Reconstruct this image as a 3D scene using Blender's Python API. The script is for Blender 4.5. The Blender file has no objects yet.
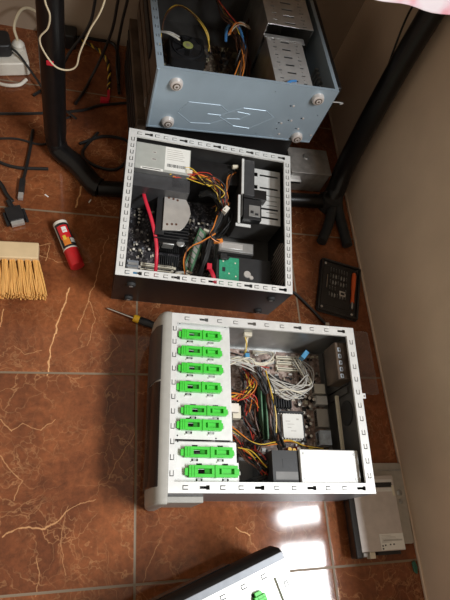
import bpy, math, random
from mathutils import Matrix, Vector, Euler
random.seed(7)
S = bpy.context.scene
COL = S.collection
rad = math.radians

# ------------------------------------------------------------------ materials
def newmat(name):
    m = bpy.data.materials.new(name); m.use_nodes = True
    nt = m.node_tree; nt.nodes.clear()
    out = nt.nodes.new('ShaderNodeOutputMaterial'); b = nt.nodes.new('ShaderNodeBsdfPrincipled')
    nt.links.new(b.outputs[0], out.inputs[0])
    return m, nt, b
def mat(name, col, rough=.5, metal=0.0, var=.12, scale=60, bump=0.0, trans=0.0, alpha=1.0, spec=.5):
    m, nt, b = newmat(name)
    tc = nt.nodes.new('ShaderNodeTexCoord'); n = nt.nodes.new('ShaderNodeTexNoise')
    n.inputs['Scale'].default_value = scale; n.inputs['Detail'].default_value = 4
    nt.links.new(tc.outputs['Object'], n.inputs['Vector'])
    r = nt.nodes.new('ShaderNodeValToRGB')
    r.color_ramp.elements[0].position = .3; r.color_ramp.elements[1].position = .7
    r.color_ramp.elements[0].color = [c*(1-var) for c in col]+[1]
    r.color_ramp.elements[1].color = [min(1, c*(1+var)) for c in col]+[1]
    nt.links.new(n.outputs[0], r.inputs[0]); nt.links.new(r.outputs[0], b.inputs['Base Color'])
    b.inputs['Roughness'].default_value = rough; b.inputs['Metallic'].default_value = metal
    b.inputs['Specular IOR Level'].default_value = spec
    b.inputs['Transmission Weight'].default_value = trans; b.inputs['Alpha'].default_value = alpha
    if bump:
        bp = nt.nodes.new('ShaderNodeBump'); bp.inputs['Strength'].default_value = bump; bp.inputs['Distance'].default_value = .002
        nt.links.new(n.outputs[0], bp.inputs['Height']); nt.links.new(bp.outputs[0], b.inputs['Normal'])
    return m
M = {}
M['steel'] = mat('bright_sheet_steel', (.74, .74, .72), .38, .25, .06)
M['steelgrey'] = mat('galvanised_steel', (.42, .42, .41), .42, .75, .18, 25)
M['steeldark'] = mat('dull_dark_steel', (.13, .125, .12), .45, .6, .2, 20)
M['steelshelf'] = mat('shelf_steel', (.72, .72, .71), .3, .6, .1, 30)
M['slatepanel'] = mat('slate_grey_painted_steel', (.22, .235, .26), .4, .2, .08)
M['bezel'] = mat('light_grey_plastic', (.36, .345, .31), .45, 0, .04)
M['blackgloss'] = mat('gloss_black_plastic', (.012, .011, .011), .16)
M['black'] = mat('black_plastic', (.015, .015, .016), .45, 0, .2)
M['blackpaint'] = mat('black_painted_steel', (.014, .013, .013), .38, .2, .2)
M['pipe'] = mat('black_tube_paint', (.008, .007, .007), .28, 0, .2, spec=.35)
M['rubber'] = mat('black_rubber', (.02, .02, .02), .75, 0, .2)
M['green'] = mat('green_clip_plastic', (.055, .56, .045), .35, 0, .05)
M['greendark'] = mat('green_plastic_back', (.04, .40, .035), .5, 0, .05)
M['bluegrey'] = mat('blue_grey_painted_steel', (.33, .41, .475), .36, .25, .05, 18)
M['white'] = mat('white_plastic', (.76, .71, .62), .4, 0, .03)
M['paper'] = mat('white_paper_label', (.78, .77, .72), .6, 0, .03)
M['ink'] = mat('dark_ink', (.03, .03, .03), .6)
M['ivory'] = mat('ivory_slot_plastic', (.70, .64, .50), .45, 0, .05)
M['redcable'] = mat('red_cable', (.62, .02, .045), .4, 0, .1)
M['w_yellow'] = mat('yellow_wire', (.75, .50, .05), .4)
M['w_red'] = mat('red_wire', (.55, .05, .03), .4)
M['w_orange'] = mat('orange_wire', (.72, .22, .03), .4)
M['w_black'] = mat('black_wire', (.012, .012, .012), .4)
M['w_grey'] = mat('grey_wire', (.50, .48, .44), .45)
M['w_white'] = mat('white_wire', (.72, .66, .52), .45)
M['w_blue'] = mat('blue_wire', (.06, .22, .5), .4)
M['w_brown'] = mat('brown_wire', (.10, .04, .02), .5)
M['cream_cord'] = mat('cream_cord', (.68, .58, .40), .5, 0, .05)
M['blueplug'] = mat('blue_connector', (.08, .30, .52), .4)
M['alum'] = mat('brushed_aluminium', (.62, .59, .55), .38, .55, .12, 30)
M['gold'] = mat('brass_contacts', (.7, .45, .12), .35, .8)
M['chip'] = mat('chip_black', (.02, .02, .022), .4)
M['yellow'] = mat('yellow_grip', (.80, .45, .02), .4, 0, .05)
M['orange'] = mat('orange_handle', (.80, .13, .03), .4, 0, .05)
M['red'] = mat('red_plastic', (.62, .02, .025), .3, 0, .06)
M['traycase'] = mat('charcoal_tray_plastic', (.022, .020, .019), .4, 0, .2)
M['wood'] = mat('pale_wood', (.70, .52, .30), .55, 0, .12, 14)
M['dust_reflect'] = mat('dust_and_reflection_brown', (.12, .085, .06), .6, .3, .35, 22)  # brown of dusty parts and of the reflection on the blue case's left side
M['drivegrey'] = mat('drive_steel', (.60, .55, .52), .36, .3, .06)
M['plategrey'] = mat('plate_steel', (.45, .42, .37), .45, .35, .08)
M['greybox'] = mat('grey_metal_box', (.30, .28, .26), .45, .4, .25, 40)
M['greenscrap'] = mat('green_plastic_scrap', (.025, .11, .07), .4)
M['psutop'] = mat('pale_grey_green_steel', (.46, .47, .43), .45, .2, .05)
M['footring'] = mat('pale_metal_foot', (.68, .62, .58), .35, .35, .06)
M['slatedark'] = mat('charcoal_steel', (.06, .06, .063), .4, .2, .1)
M['brownmetal'] = mat('brownish_grille_metal', (.50, .42, .37), .45, .1, .15)
M['mattblack'] = mat('matt_black_plastic', (.012, .010, .009), .6, 0, .2, spec=.25)
M['chrome'] = mat('chrome', (.75, .75, .75), .18, 1.0, .05)
M['lime'] = mat('lime_sticker', (.42, .46, .14), .5, 0, .25, 120)
M['daypatch'] = mat('pale_blue_daylight_and_plastic', (.62, .72, .85), .4, 0, .2, 90)  # painted daylight on the rear bracket, also the pale latch and port
M['clear'] = mat('clear_plastic', (.72, .64, .6), .25, 0, .05, alpha=.16)
M['olive'] = mat('olive_khaki', (.34, .31, .2), .5)

def pcb(name, base, line, scale=160):
    m, nt, b = newmat(name)
    tc = nt.nodes.new('ShaderNodeTexCoord')
    v = nt.nodes.new('ShaderNodeTexVoronoi'); v.distance = 'CHEBYCHEV'; v.inputs['Scale'].default_value = scale
    v2 = nt.nodes.new('ShaderNodeTexBrick'); v2.inputs['Scale'].default_value = 40; v2.inputs['Mortar Size'].default_value = .03
    nt.links.new(tc.outputs['Object'], v.inputs['Vector']); nt.links.new(tc.outputs['Object'], v2.inputs['Vector'])
    r = nt.nodes.new('ShaderNodeValToRGB'); e = r.color_ramp.elements
    e[0].color = [*[c*.6 for c in base], 1]; e[1].color = [*line, 1]; e[0].position = .3; e[1].position = .95
    x = e.new(.6); x.color = [*base, 1]
    nt.links.new(v.outputs['Color'], r.inputs[0])
    nt.links.new(r.outputs[0], b.inputs['Base Color'])
    b.inputs['Roughness'].default_value = .4
    return m
M['pcb_brown'] = pcb('brown_circuit_board', (.33, .225, .185), (.62, .52, .46))
M['pcb_dark'] = pcb('black_circuit_board', (.028, .026, .03), (.22, .2, .2), 220)
M['pcb_green'] = mat('green_circuit_board', (.03, .30, .16), .4, 0, .15, 200)
M['pcb_ram'] = mat('memory_board_green', (.10, .22, .12), .4, 0, .2, 200)
M['pcb_old'] = pcb('dusty_circuit_board', (.10, .075, .055), (.30, .26, .2), 150)

def floor_material():
    m, nt, b = newmat('brown_marble_tile')
    N = nt.nodes; L = nt.links
    def mth(op, a, c=None, clamp=False):
        n = N.new('ShaderNodeMath'); n.operation = op; n.use_clamp = clamp
        for i, v in enumerate((a, c)):
            if v is None: continue
            if isinstance(v, (int, float)): n.inputs[i].default_value = v
            else: L.new(v, n.inputs[i])
        return n.outputs[0]
    def vm(op, a, c=None, s=None):
        n = N.new('ShaderNodeVectorMath'); n.operation = op
        for i, v in enumerate((a, c)):
            if v is None: continue
            if isinstance(v, (tuple, list, Vector)): n.inputs[i].default_value = v
            else: L.new(v, n.inputs[i])
        if s is not None:
            if isinstance(s, (int, float)): n.inputs['Scale'].default_value = s
            else: L.new(s, n.inputs['Scale'])
        return n
    tc = N.new('ShaderNodeTexCoord'); P = tc.outputs['Object']
    sx = N.new('ShaderNodeSeparateXYZ'); L.new(P, sx.inputs[0])
    T = .45
    def edge(o):
        f = mth('FRACT', mth('ADD', mth('DIVIDE', o, T), 20.0))
        d = mth('MINIMUM', f, mth('SUBTRACT', 1.0, f))
        return mth('MULTIPLY', d, T)
    ed = mth('MINIMUM', edge(sx.outputs[0]), edge(sx.outputs[1]))
    grout = mth('LESS_THAN', ed, .0025)
    # per tile offset
    cx = mth('FLOOR', mth('DIVIDE', sx.outputs[0], T)); cy = mth('FLOOR', mth('DIVIDE', sx.outputs[1], T))
    cb = N.new('ShaderNodeCombineXYZ'); L.new(cx, cb.inputs[0]); L.new(cy, cb.inputs[1])
    wn = N.new('ShaderNodeTexWhiteNoise'); L.new(cb.outputs[0], wn.inputs['Vector'])
    off = vm('SCALE', wn.outputs['Color'], s=9.0).outputs[0]
    P2 = vm('ADD', P, off).outputs[0]
    def noise(vec, sc, det=4, rough=.55):
        n = N.new('ShaderNodeTexNoise'); n.inputs['Scale'].default_value = sc; n.inputs['Detail'].default_value = det
        n.inputs['Roughness'].default_value = rough; L.new(vec, n.inputs['Vector']); return n
    w = vm('SCALE', vm('SUBTRACT', noise(P2, 7).outputs['Color'], (.5, .5, .5)).outputs[0], s=.20).outputs[0]
    w2 = vm('SCALE', vm('SUBTRACT', noise(P2, 32).outputs['Color'], (.5, .5, .5)).outputs[0], s=.035).outputs[0]
    W = vm('ADD', vm('ADD', P2, w).outputs[0], w2).outputs[0]
    # base colour
    n1 = noise(W, 5, 6, .65)
    r = N.new('ShaderNodeValToRGB'); e = r.color_ramp.elements
    e[0].position = .3; e[0].color = (.105, .032, .014, 1); e[1].position = .72; e[1].color = (.34, .113, .042, 1)
    x = e.new(.5); x.color = (.205, .065, .025, 1)
    L.new(n1.outputs[0], r.inputs[0])
    fine = noise(P2, 70, 5, .7)
    def mix(fac, a, c, blend='MIX'):
        n = N.new('ShaderNodeMix'); n.data_type = 'RGBA'; n.blend_type = blend
        for k, v in ((0, fac), (6, a), (7, c)):
            if isinstance(v, (int, float)): n.inputs[k].default_value = v
            elif isinstance(v, tuple): n.inputs[k].default_value = v
            else: L.new(v, n.inputs[k])
        return n.outputs[2]
    rf = N.new('ShaderNodeValToRGB'); rf.color_ramp.elements[0].position = .3; rf.color_ramp.elements[1].position = .75
    rf.color_ramp.elements[0].color = (.68, .68, .68, 1); rf.color_ramp.elements[1].color = (1.25, 1.2, 1.15, 1)
    L.new(fine.outputs[0], rf.inputs[0])
    base = mix(1.0, r.outputs[0], rf.outputs[0], 'MULTIPLY')
    # veins
    def vein(sc, width, seed, mlo, mhi, strength):
        v = N.new('ShaderNodeTexVoronoi'); v.feature = 'DISTANCE_TO_EDGE'; v.inputs['Scale'].default_value = sc
        L.new(vm('ADD', W, (seed, seed*2, 0)).outputs[0], v.inputs['Vector'])
        line = mth('SUBTRACT', 1.0, mth('DIVIDE', v.outputs['Distance'], width), True)
        mk = N.new('ShaderNodeMapRange'); mk.inputs[1].default_value = mlo; mk.inputs[2].default_value = mhi
        L.new(noise(vm('ADD', P2, (seed, 0, 0)).outputs[0], 6, 3).outputs[0], mk.inputs[0])
        return mth('MULTIPLY', mth('MULTIPLY', line, mk.outputs[0]), strength)
    va = vein(6.5, .012, 3.1, .50, .72, .55)
    vb = vein(19, .035, 8.7, .44, .66, .42)
    vc = vein(34, .05, 5.3, .46, .68, .34)
    vv = mth('MAXIMUM', mth('MAXIMUM', va, vb), vc)
    segs = [((-0.1684,0.6738),(-0.1798,0.6258),0.0022,1.0),((-0.1798,0.6258),(-0.1925,0.5715),0.0022,1.0),((-0.1925,0.5715),(-0.2016,0.5068),0.0022,1.0),((-0.2016,0.5068),(-0.206,0.4475),0.0022,1.0),((-0.1558,1.0012),(-0.1619,0.9626),0.0032,1.0),((-0.1619,0.9626),(-0.1702,0.9215),0.0032,1.0),((-0.0795,0.8404),(-0.0975,0.7551),0.0013,0.55),((-0.0975,0.7551),(-0.1099,0.6863),0.0013,0.55),((-0.1099,0.6863),(-0.1288,0.6148),0.0013,0.55),((-0.1288,0.6148),(-0.1427,0.5603),0.0013,0.55),((-0.2656,0.1056),(-0.2369,0.1207),0.0020,0.6),((-0.2369,0.1207),(-0.2139,0.1213),0.0020,0.6),((-0.2139,0.1213),(-0.1842,0.1158),0.0020,0.6),((-0.1842,0.1158),(-0.1595,0.1297),0.0020,0.6),((-0.1595,0.1297),(-0.1446,0.1465),0.0020,0.6),((-0.1446,0.1465),(-0.117,0.1629),0.0012,0.55),((-0.117,0.1629),(-0.086,0.1676),0.0012,0.55),((-0.0599,0.2077),(-0.0306,0.2604),0.0012,0.6),((-0.0306,0.2604),(0.0003,0.3137),0.0012,0.6),((-0.2962,0.3458),(-0.2684,0.315),0.0014,0.5),((-0.2684,0.315),(-0.2495,0.3322),0.0014,0.5),((-0.2495,0.3322),(-0.2108,0.3186),0.0014,0.5),((-0.2108,0.3186),(-0.1806,0.3405),0.0014,0.5),((-0.2873,0.2666),(-0.2641,0.2351),0.0014,0.45),((-0.2641,0.2351),(-0.2382,0.214),0.0014,0.45),((-0.2382,0.214),(-0.2481,0.1748),0.0014,0.45),((-0.1228,0.6429),(-0.1012,0.5943),0.0012,0.45),((-0.1012,0.5943),(-0.1172,0.5221),0.0012,0.45),((-0.1988,0.0595),(-0.187,0.0319),0.0014,0.4),((-0.187,0.0319),(-0.1914,-0.0043),0.0014,0.4),((-0.1414,0.1601),(-0.1531,0.0933),0.0012,0.35),((-0.1531,0.0933),(-0.1371,0.0281),0.0012,0.35),((-0.3163,0.6051),(-0.3208,0.566),0.002,0.7),((-0.0661,0.5634),(-0.0407,0.5245),0.0014,0.4),((-0.0407,0.5245),(-0.0756,0.4847),0.0014,0.4),((0.2229,0.0949),(0.2569,0.0785),0.0016,0.9),((-0.2734,0.7819),(-0.2212,0.8018),0.0012,0.5),((-0.2256,0.7953),(-0.2315,0.7441),0.0016,0.6),((-0.2476,0.7634),(-0.2024,0.7465),0.0013,0.5),((-0.2024,0.7465),(-0.1229,0.753),0.0013,0.5),((0.0113,-0.0103),(0.0319,0.0436),0.0012,0.3),((0.0319,0.0436),(0.0535,0.0807),0.0012,0.3),((-0.2826,0.5168),(-0.2584,0.4927),0.0012,0.4),((-0.2584,0.4927),(-0.2263,0.506),0.0012,0.4)]
    wv = vm('ADD', P, vm('SCALE', vm('SUBTRACT', noise(P, 34, 4).outputs['Color'], (.5, .5, .5)).outputs[0], s=.018).outputs[0]).outputs[0]
    fl = N.new('ShaderNodeVectorMath'); fl.operation = 'MULTIPLY'; fl.inputs[1].default_value = (1, 1, 0); L.new(wv, fl.inputs[0]); wv = fl.outputs[0]
    for a, c, wd, st in segs:
        a = Vector((*a, 0)); c = Vector((*c, 0)); ba = c-a
        pa = vm('SUBTRACT', wv, a).outputs[0]
        h = mth('MULTIPLY', vm('DOT_PRODUCT', pa, ba).outputs['Value'], 1/ba.length_squared, True)
        bs = N.new('ShaderNodeVectorMath'); bs.operation = 'SCALE'; bs.inputs[0].default_value = ba; L.new(h, bs.inputs['Scale'])
        d = vm('LENGTH', vm('SUBTRACT', pa, bs.outputs[0]).outputs[0]).outputs['Value']
        i = mth('MULTIPLY', mth('MULTIPLY', mth('SUBTRACT', 1.0, mth('DIVIDE', d, wd), True), 1.6, True), st)
        vv = mth('MAXIMUM', vv, i)
    br = noise(P, 45, 3)
    vv = mth('MULTIPLY', vv, mth('ADD', mth('MULTIPLY', br.outputs[0], 1.2), .3), True)
    c1 = mix(vv, base, (.78, .42, .19, 1))
    c2 = mix(grout, c1, (.21, .15, .095, 1))
    L.new(c2, b.inputs['Base Color'])
    rg = mth('ADD', mth('MULTIPLY', grout, .5), mth('ADD', mth('MULTIPLY', fine.outputs[0], .05), .055))
    L.new(rg, b.inputs['Roughness'])
    bp = N.new('ShaderNodeBump'); bp.inputs['Strength'].default_value = .35; bp.inputs['Distance'].default_value = .001
    hgt = mth('DIVIDE', ed, .0045, True)
    hh = mth('ADD', hgt, mth('MULTIPLY', noise(P, 14, 1).outputs[0], .25))
    L.new(hh, bp.inputs['Height']); L.new(bp.outputs[0], b.inputs['Normal'])
    return m
M['floor'] = floor_material()
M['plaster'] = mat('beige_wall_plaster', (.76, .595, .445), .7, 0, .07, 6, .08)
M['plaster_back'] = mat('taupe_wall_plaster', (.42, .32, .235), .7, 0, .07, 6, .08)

def cloth_material():
    m, nt, b = newmat('floral_tablecloth')
    tc = nt.nodes.new('ShaderNodeTexCoord'); n = nt.nodes.new('ShaderNodeTexNoise'); n.inputs['Scale'].default_value = 14; n.inputs['Detail'].default_value = 2
    nt.links.new(tc.outputs['Object'], n.inputs['Vector'])
    r = nt.nodes.new('ShaderNodeValToRGB'); e = r.color_ramp.elements
    e[0].position = .52; e[0].color = (.62, .54, .56, 1); e[1].position = .74; e[1].color = (.60, .10, .14, 1)
    x = e.new(.62); x.color = (.60, .43, .47, 1)
    nt.links.new(n.outputs[0], r.inputs[0]); nt.links.new(r.outputs[0], b.inputs['Base Color']); b.inputs['Roughness'].default_value = .6
    return m
M['cloth'] = cloth_material()
def straw_material():
    m, nt, b = newmat('straw_bristles')
    tc = nt.nodes.new('ShaderNodeTexCoord'); mp = nt.nodes.new('ShaderNodeMapping'); mp.inputs['Scale'].default_value = (500, 12, 30)
    n = nt.nodes.new('ShaderNodeTexNoise'); n.inputs['Scale'].default_value = 1; n.inputs['Detail'].default_value = 3
    nt.links.new(tc.outputs['Object'], mp.inputs[0]); nt.links.new(mp.outputs[0], n.inputs['Vector'])
    r = nt.nodes.new('ShaderNodeValToRGB'); e = r.color_ramp.elements
    e[0].position = .3; e[0].color = (.50, .25, .06, 1); e[1].position = .7; e[1].color = (.90, .48, .13, 1)
    nt.links.new(n.outputs[0], r.inputs[0]); nt.links.new(r.outputs[0], b.inputs['Base Color']); b.inputs['Roughness'].default_value = .6
    return m
M['straw'] = straw_material()

# ------------------------------------------------------------------ mesh builder
class MB:
    def __init__(s): s.v = []; s.f = []; s.mi = []; s.m = Matrix.Identity(4); s.mats = []
    def k(s, mt):
        mt = M[mt]
        if mt not in s.mats: s.mats.append(mt)
        return s.mats.index(mt)
    def add(s, vs, fs, mt):
        o = len(s.v); s.v += [tuple(s.m @ Vector(v)) for v in vs]
        i = s.k(mt)
        for f in fs: s.f.append([o+j for j in f]); s.mi.append(i)
        return s
    def box(s, x0, x1, y0, y1, z0, z1, mt):
        vs = [(x0,y0,z0),(x1,y0,z0),(x1,y1,z0),(x0,y1,z0),(x0,y0,z1),(x1,y0,z1),(x1,y1,z1),(x0,y1,z1)]
        return s.add(vs, [(3,2,1,0),(4,5,6,7),(0,1,5,4),(1,2,6,5),(2,3,7,6),(3,0,4,7)], mt)
    def cbox(s, x, y, z0, w, d, h, mt): return s.box(x-w/2, x+w/2, y-d/2, y+d/2, z0, z0+h, mt)
    def prism(s, poly, z0, z1, mt):
        n = len(poly); vs = [(x,y,z0) for x,y in poly]+[(x,y,z1) for x,y in poly]
        fs = [tuple(range(n-1,-1,-1)), tuple(range(n,2*n))]+[(i,(i+1)%n,n+(i+1)%n,n+i) for i in range(n)]
        return s.add(vs, fs, mt)
    def rbox(s, x0, x1, y0, y1, z0, z1, mt, r=.004, n=4):
        pl = []
        for cx, cy, a in ((x1-r,y0+r,-90),(x1-r,y1-r,0),(x0+r,y1-r,90),(x0+r,y0+r,180)):
            for i in range(n+1):
                t = rad(a+90*i/n); pl.append((cx+r*math.cos(t), cy+r*math.sin(t)))
        return s.prism(pl, z0, z1, mt)
    def lathe(s, prof, mt, n=20, a=(0,0,0), d=(0,0,1)):
        q = Vector(d).to_track_quat('Z','Y').to_matrix(); a = Vector(a); vs = []; fs = []
        for r, z in prof:
            for i in range(n):
                t = 2*math.pi*i/n; vs.append(tuple(a+q @ Vector((r*math.cos(t), r*math.sin(t), z))))
        k = len(prof)
        for j in range(k-1):
            for i in range(n): fs.append((j*n+i, j*n+(i+1)%n, (j+1)*n+(i+1)%n, (j+1)*n+i))
        fs.append(tuple(range(n-1,-1,-1))); fs.append(tuple((k-1)*n+i for i in range(n)))
        return s.add(vs, fs, mt)
    def cyl(s, a, b, r, mt, n=16, r2=None):
        a = Vector(a); b = Vector(b); return s.lathe([(r,0),(r if r2 is None else r2,(b-a).length)], mt, n, a, b-a)
    def tube(s, pts, r, mt, n=7, sub=6, ry=None):
        P = [Vector(p) for p in pts]; Q = []
        if len(P) > 2 and sub > 1:
            E = [2*P[0]-P[1]]+P+[2*P[-1]-P[-2]]
            for i in range(1, len(E)-2):
                p0,p1,p2,p3 = E[i-1:i+3]
                for j in range(sub):
                    t = j/sub; Q.append(.5*((2*p1)+(p2-p0)*t+(2*p0-5*p1+4*p2-p3)*t*t+(3*p1-p0-3*p2+p3)*t**3))
            Q.append(P[-1])
        else: Q = P
        vs = []; fs = []; up = None
        for i, q in enumerate(Q):
            d = (Q[min(i+1,len(Q)-1)]-Q[max(i-1,0)])
            if d.length < 1e-9: d = Vector((0,0,1))
            d.normalize()
            if up is None: up = Vector((0,0,1)) if abs(d.z) < .9 else Vector((0,1,0))
            u = d.cross(up)
            if u.length < 1e-4: u = d.orthogonal()
            u.normalize(); w = u.cross(d).normalized(); up = w
            for k in range(n):
                t = 2*math.pi*k/n; vs.append(tuple(q+u*(r*math.cos(t))+w*((ry or r)*math.sin(t))))
        for i in range(len(Q)-1):
            for k in range(n): fs.append((i*n+k, i*n+(k+1)%n, (i+1)*n+(k+1)%n, (i+1)*n+k))
        fs.append(tuple(range(n-1,-1,-1))); fs.append(tuple((len(Q)-1)*n+k for k in range(n)))
        return s.add(vs, fs, mt)
    def plate(s, x0, x1, y0, y1, z0, z1, holes, mt):
        """flat plate with real rectangular holes (hx0,hx1,hy0,hy1)"""
        xs = sorted({x0,x1}|{min(max(v,x0),x1) for h in holes for v in h[:2]})
        ys = sorted({y0,y1}|{min(max(v,y0),y1) for h in holes for v in h[2:4]})
        for j in range(len(ys)-1):
            yc = (ys[j]+ys[j+1])/2; run = None
            for i in range(len(xs)):
                solid = i < len(xs)-1 and not any(h[0] < (xs[i]+xs[i+1])/2 < h[1] and h[2] < yc < h[3] for h in holes)
                if solid and run is None: run = xs[i]
                if not solid and run is not None:
                    s.box(run, xs[i], ys[j], ys[j+1], z0, z1, mt); run = None
        return s
    def build(s, name, parent=None, bevel=0.0, angle=40, smooth=True, seg=2):
        me = bpy.data.meshes.new(name); me.from_pydata(s.v, [], s.f)
        for mt in s.mats: me.materials.append(mt)
        for p, i in zip(me.polygons, s.mi): p.material_index = i; p.use_smooth = smooth
        me.update()
        if smooth: me.set_sharp_from_angle(angle=rad(angle))
        o = bpy.data.objects.new(name, me); COL.objects.link(o)
        if parent: o.parent = parent
        if bevel:
            b = o.modifiers.new('bevel', 'BEVEL'); b.width = bevel; b.segments = seg; b.limit_method = 'ANGLE'; b.angle_limit = rad(50)
        return o
def tag(o, label, cat, group=None):
    o['label'] = label; o['category'] = cat
    if group: o['group'] = group
    return o
def thing(name, label, cat, loc=(0,0,0), rot=(0,0,0), group=None):
    o = bpy.data.objects.new(name, None); COL.objects.link(o); o.empty_display_size = .05
    o.location = loc; o.rotation_euler = rot
    return tag(o, label, cat, group)
def lab(o, t): o['label'] = t; return o
def struct(o): o['kind'] = 'structure'; return o

# ------------------------------------------------------------------ setting
f = MB().box(-1.6, .80, -1.6, 1.70, -.05, 0, 'floor'); struct(f.build('floor'))
WX = .6725
mb = MB(); mb.m = Matrix(((0,0,1,WX),(1,0,0,0),(0,1,0,0),(0,0,0,1)))   # local (x,y,z) -> world (Y,Z,X)
mb.plate(-1.6, 1.70, 0, 2.5, 0, .12, [(-1.35, .85, .53, 1.72)], 'plaster'); struct(mb.build('wall_right'))
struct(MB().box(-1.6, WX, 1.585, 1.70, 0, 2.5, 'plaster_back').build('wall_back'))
struct(MB().box(WX-.004, WX, -1.6, 1.585, 0, .009, 'plaster').build('baseboard_right', bevel=.003))
# window opening in the right wall, just outside the photo: its frame
mb = MB()
for y0, y1, z0, z1 in ((-1.35,-1.32,.53,1.72),(.83,.85,.53,1.72),(-1.32,.83,.53,.54),(-1.32,.83,1.70,1.72)):
    mb.box(WX+.03, WX+.075, y0, y1, z0, z1, 'white')
struct(mb.build('window_1', bevel=.003))

# ------------------------------------------------------------------ common bits of computer cases
def u_holes(c, y, a=.0055, b=.0042, t=.0017, axis=0, flip=1):
    """a U shaped slot: three thin rectangles around (c,y)"""
    h = [(-a, a, -b, -b+t), (-a, a, b-t, b), (-a*flip if flip > 0 else a-t, (-a+t) if flip > 0 else a, -b, b)]
    h = [(min(q[0],q[1]), max(q[0],q[1]), q[2], q[3]) for q in h]
    if axis == 0: return [(c+q[0], c+q[1], y+q[2], y+q[3]) for q in h]
    return [(y+q[2], y+q[3], c+q[0], c+q[1]) for q in h]
def key_holes(c, y, axis=0):
    h = [(-.009, .004, -.0026, .0026), (.004, .011, -.0042, .0042)]
    if axis == 0: return [(c+q[0], c+q[1], y+q[2], y+q[3]) for q in h]
    return [(y+q[2], y+q[3], c+q[0], c+q[1]) for q in h]
def rim(par, L, D, H, wn, wf, wl, wr, mt, pitch=.026, kfreq=3, t=.0015, only=None):
    mb = MB()
    def seq(a, b, y, axis):
        out = []; n = int((b-a)/pitch)
        for i in range(n):
            c = a+(i+.5)*(b-a)/n
            out += key_holes(c, y, axis) if i % kfreq == 1 else u_holes(c, y, axis=axis)
        return out
    mb.plate(0, L, 0, wn, H-t, H, seq(.015, L-.015, wn*.5, 0), mt)
    mb.plate(0, L, D-wf, D, H-t, H, seq(.015, L-.015, D-wf*.5, 0), mt)
    def vs(x, w): 
        out = []; n = int((D-wn-wf)/(pitch*.85))
        for i in range(n): out += u_holes(wn+(i+.5)*(D-wn-wf)/n, x, axis=1)
        return out
    mb.plate(0, wl, wn, D-wf, H-t, H, vs(wl*.55, wl), mt)
    mb.plate(L-wr, L, wn, D-wf, H-t, H, vs(L-wr*.5, wr), mt)
    # folded inner lips
    lip = .006
    for x0,x1,y0,y1 in ((wl,L-wr,wn-.001,wn),(wl,L-wr,D-wf,D-wf+.001),(wl-.001,wl,wn,D-wf),(L-wr,L-wr+.001,wn,D-wf)):
        mb.box(x0,x1,y0,y1,H-lip,H-t,mt)
    return mb.build('rim', par, smooth=False)
def components(par, x0, x1, y0, y1, z, n, seed, mats=('chip','chip','steelgrey','ivory','alum','black'), hmax=.008, smin=.002, smax=.010, avoid=()):
    rnd = random.Random(seed); mb = MB()
    for i in range(n):
        x = rnd.uniform(x0, x1); y = rnd.uniform(y0, y1)
        if any(a <= x <= b and c <= y <= d for a,b,c,d in avoid): continue
        w = rnd.uniform(smin, smax); d = rnd.uniform(smin, smax); h = rnd.uniform(.001, hmax)
        mb.cbox(x, y, z, w, d, h, rnd.choice(mats))
    o = mb.build('small_components', par, smooth=False); o['kind'] = 'stuff'; return o
def capacitor(par, x, y, z, r=.004, h=.012, top='alum', side='chip'):
    mb = MB(); mb.lathe([(r,0),(r,h*.9),(r*.9,h)], side, 12, (x,y,z)); mb.lathe([(r*.86,0),(r*.8,.0006)], top, 12, (x,y,z+h))
    return mb.build('capacitor', par)
def wires(par, name, path, n, spread, mats, r=.0013, seed=1, ends=1.0):
    rnd = random.Random(seed); mb = MB()
    for i in range(n):
        pts = []
        for j, p in enumerate(path):
            k = spread*(ends if j in (0, len(path)-1) else 1)
            pts.append((p[0]+rnd.uniform(-k,k), p[1]+rnd.uniform(-k,k), p[2]+rnd.uniform(-k,k)*.6))
        mb.tube(pts, r, mats[i % len(mats)], 6, 6)
    return mb.build(name, par)
def label_sheet(par, x0, x1, y0, y1, z, seed, name='label', bar=True, mt='paper'):
    rnd = random.Random(seed); mb = MB(); mb.box(x0,x1,y0,y1,z,z+.0004,mt)
    w = x1-x0; h = y1-y0; y = y1-h*.12
    while y > y0+h*.38:
        a = x0+w*.07; b = a+w*rnd.uniform(.3,.75)
        mb.box(a,b,y,y+h*.025,z+.0004,z+.0006,'w_grey'); y -= h*.085
    if bar:
        x = x0+w*.1
        while x < x1-w*.12:
            q = rnd.uniform(.0006,.0018); mb.box(x,x+q,y0+h*.14,y0+h*.27,z+.0004,z+.0006,'ink'); x += q+rnd.uniform(.0006,.0016)
    return mb.build(name, par, smooth=False)

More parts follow.
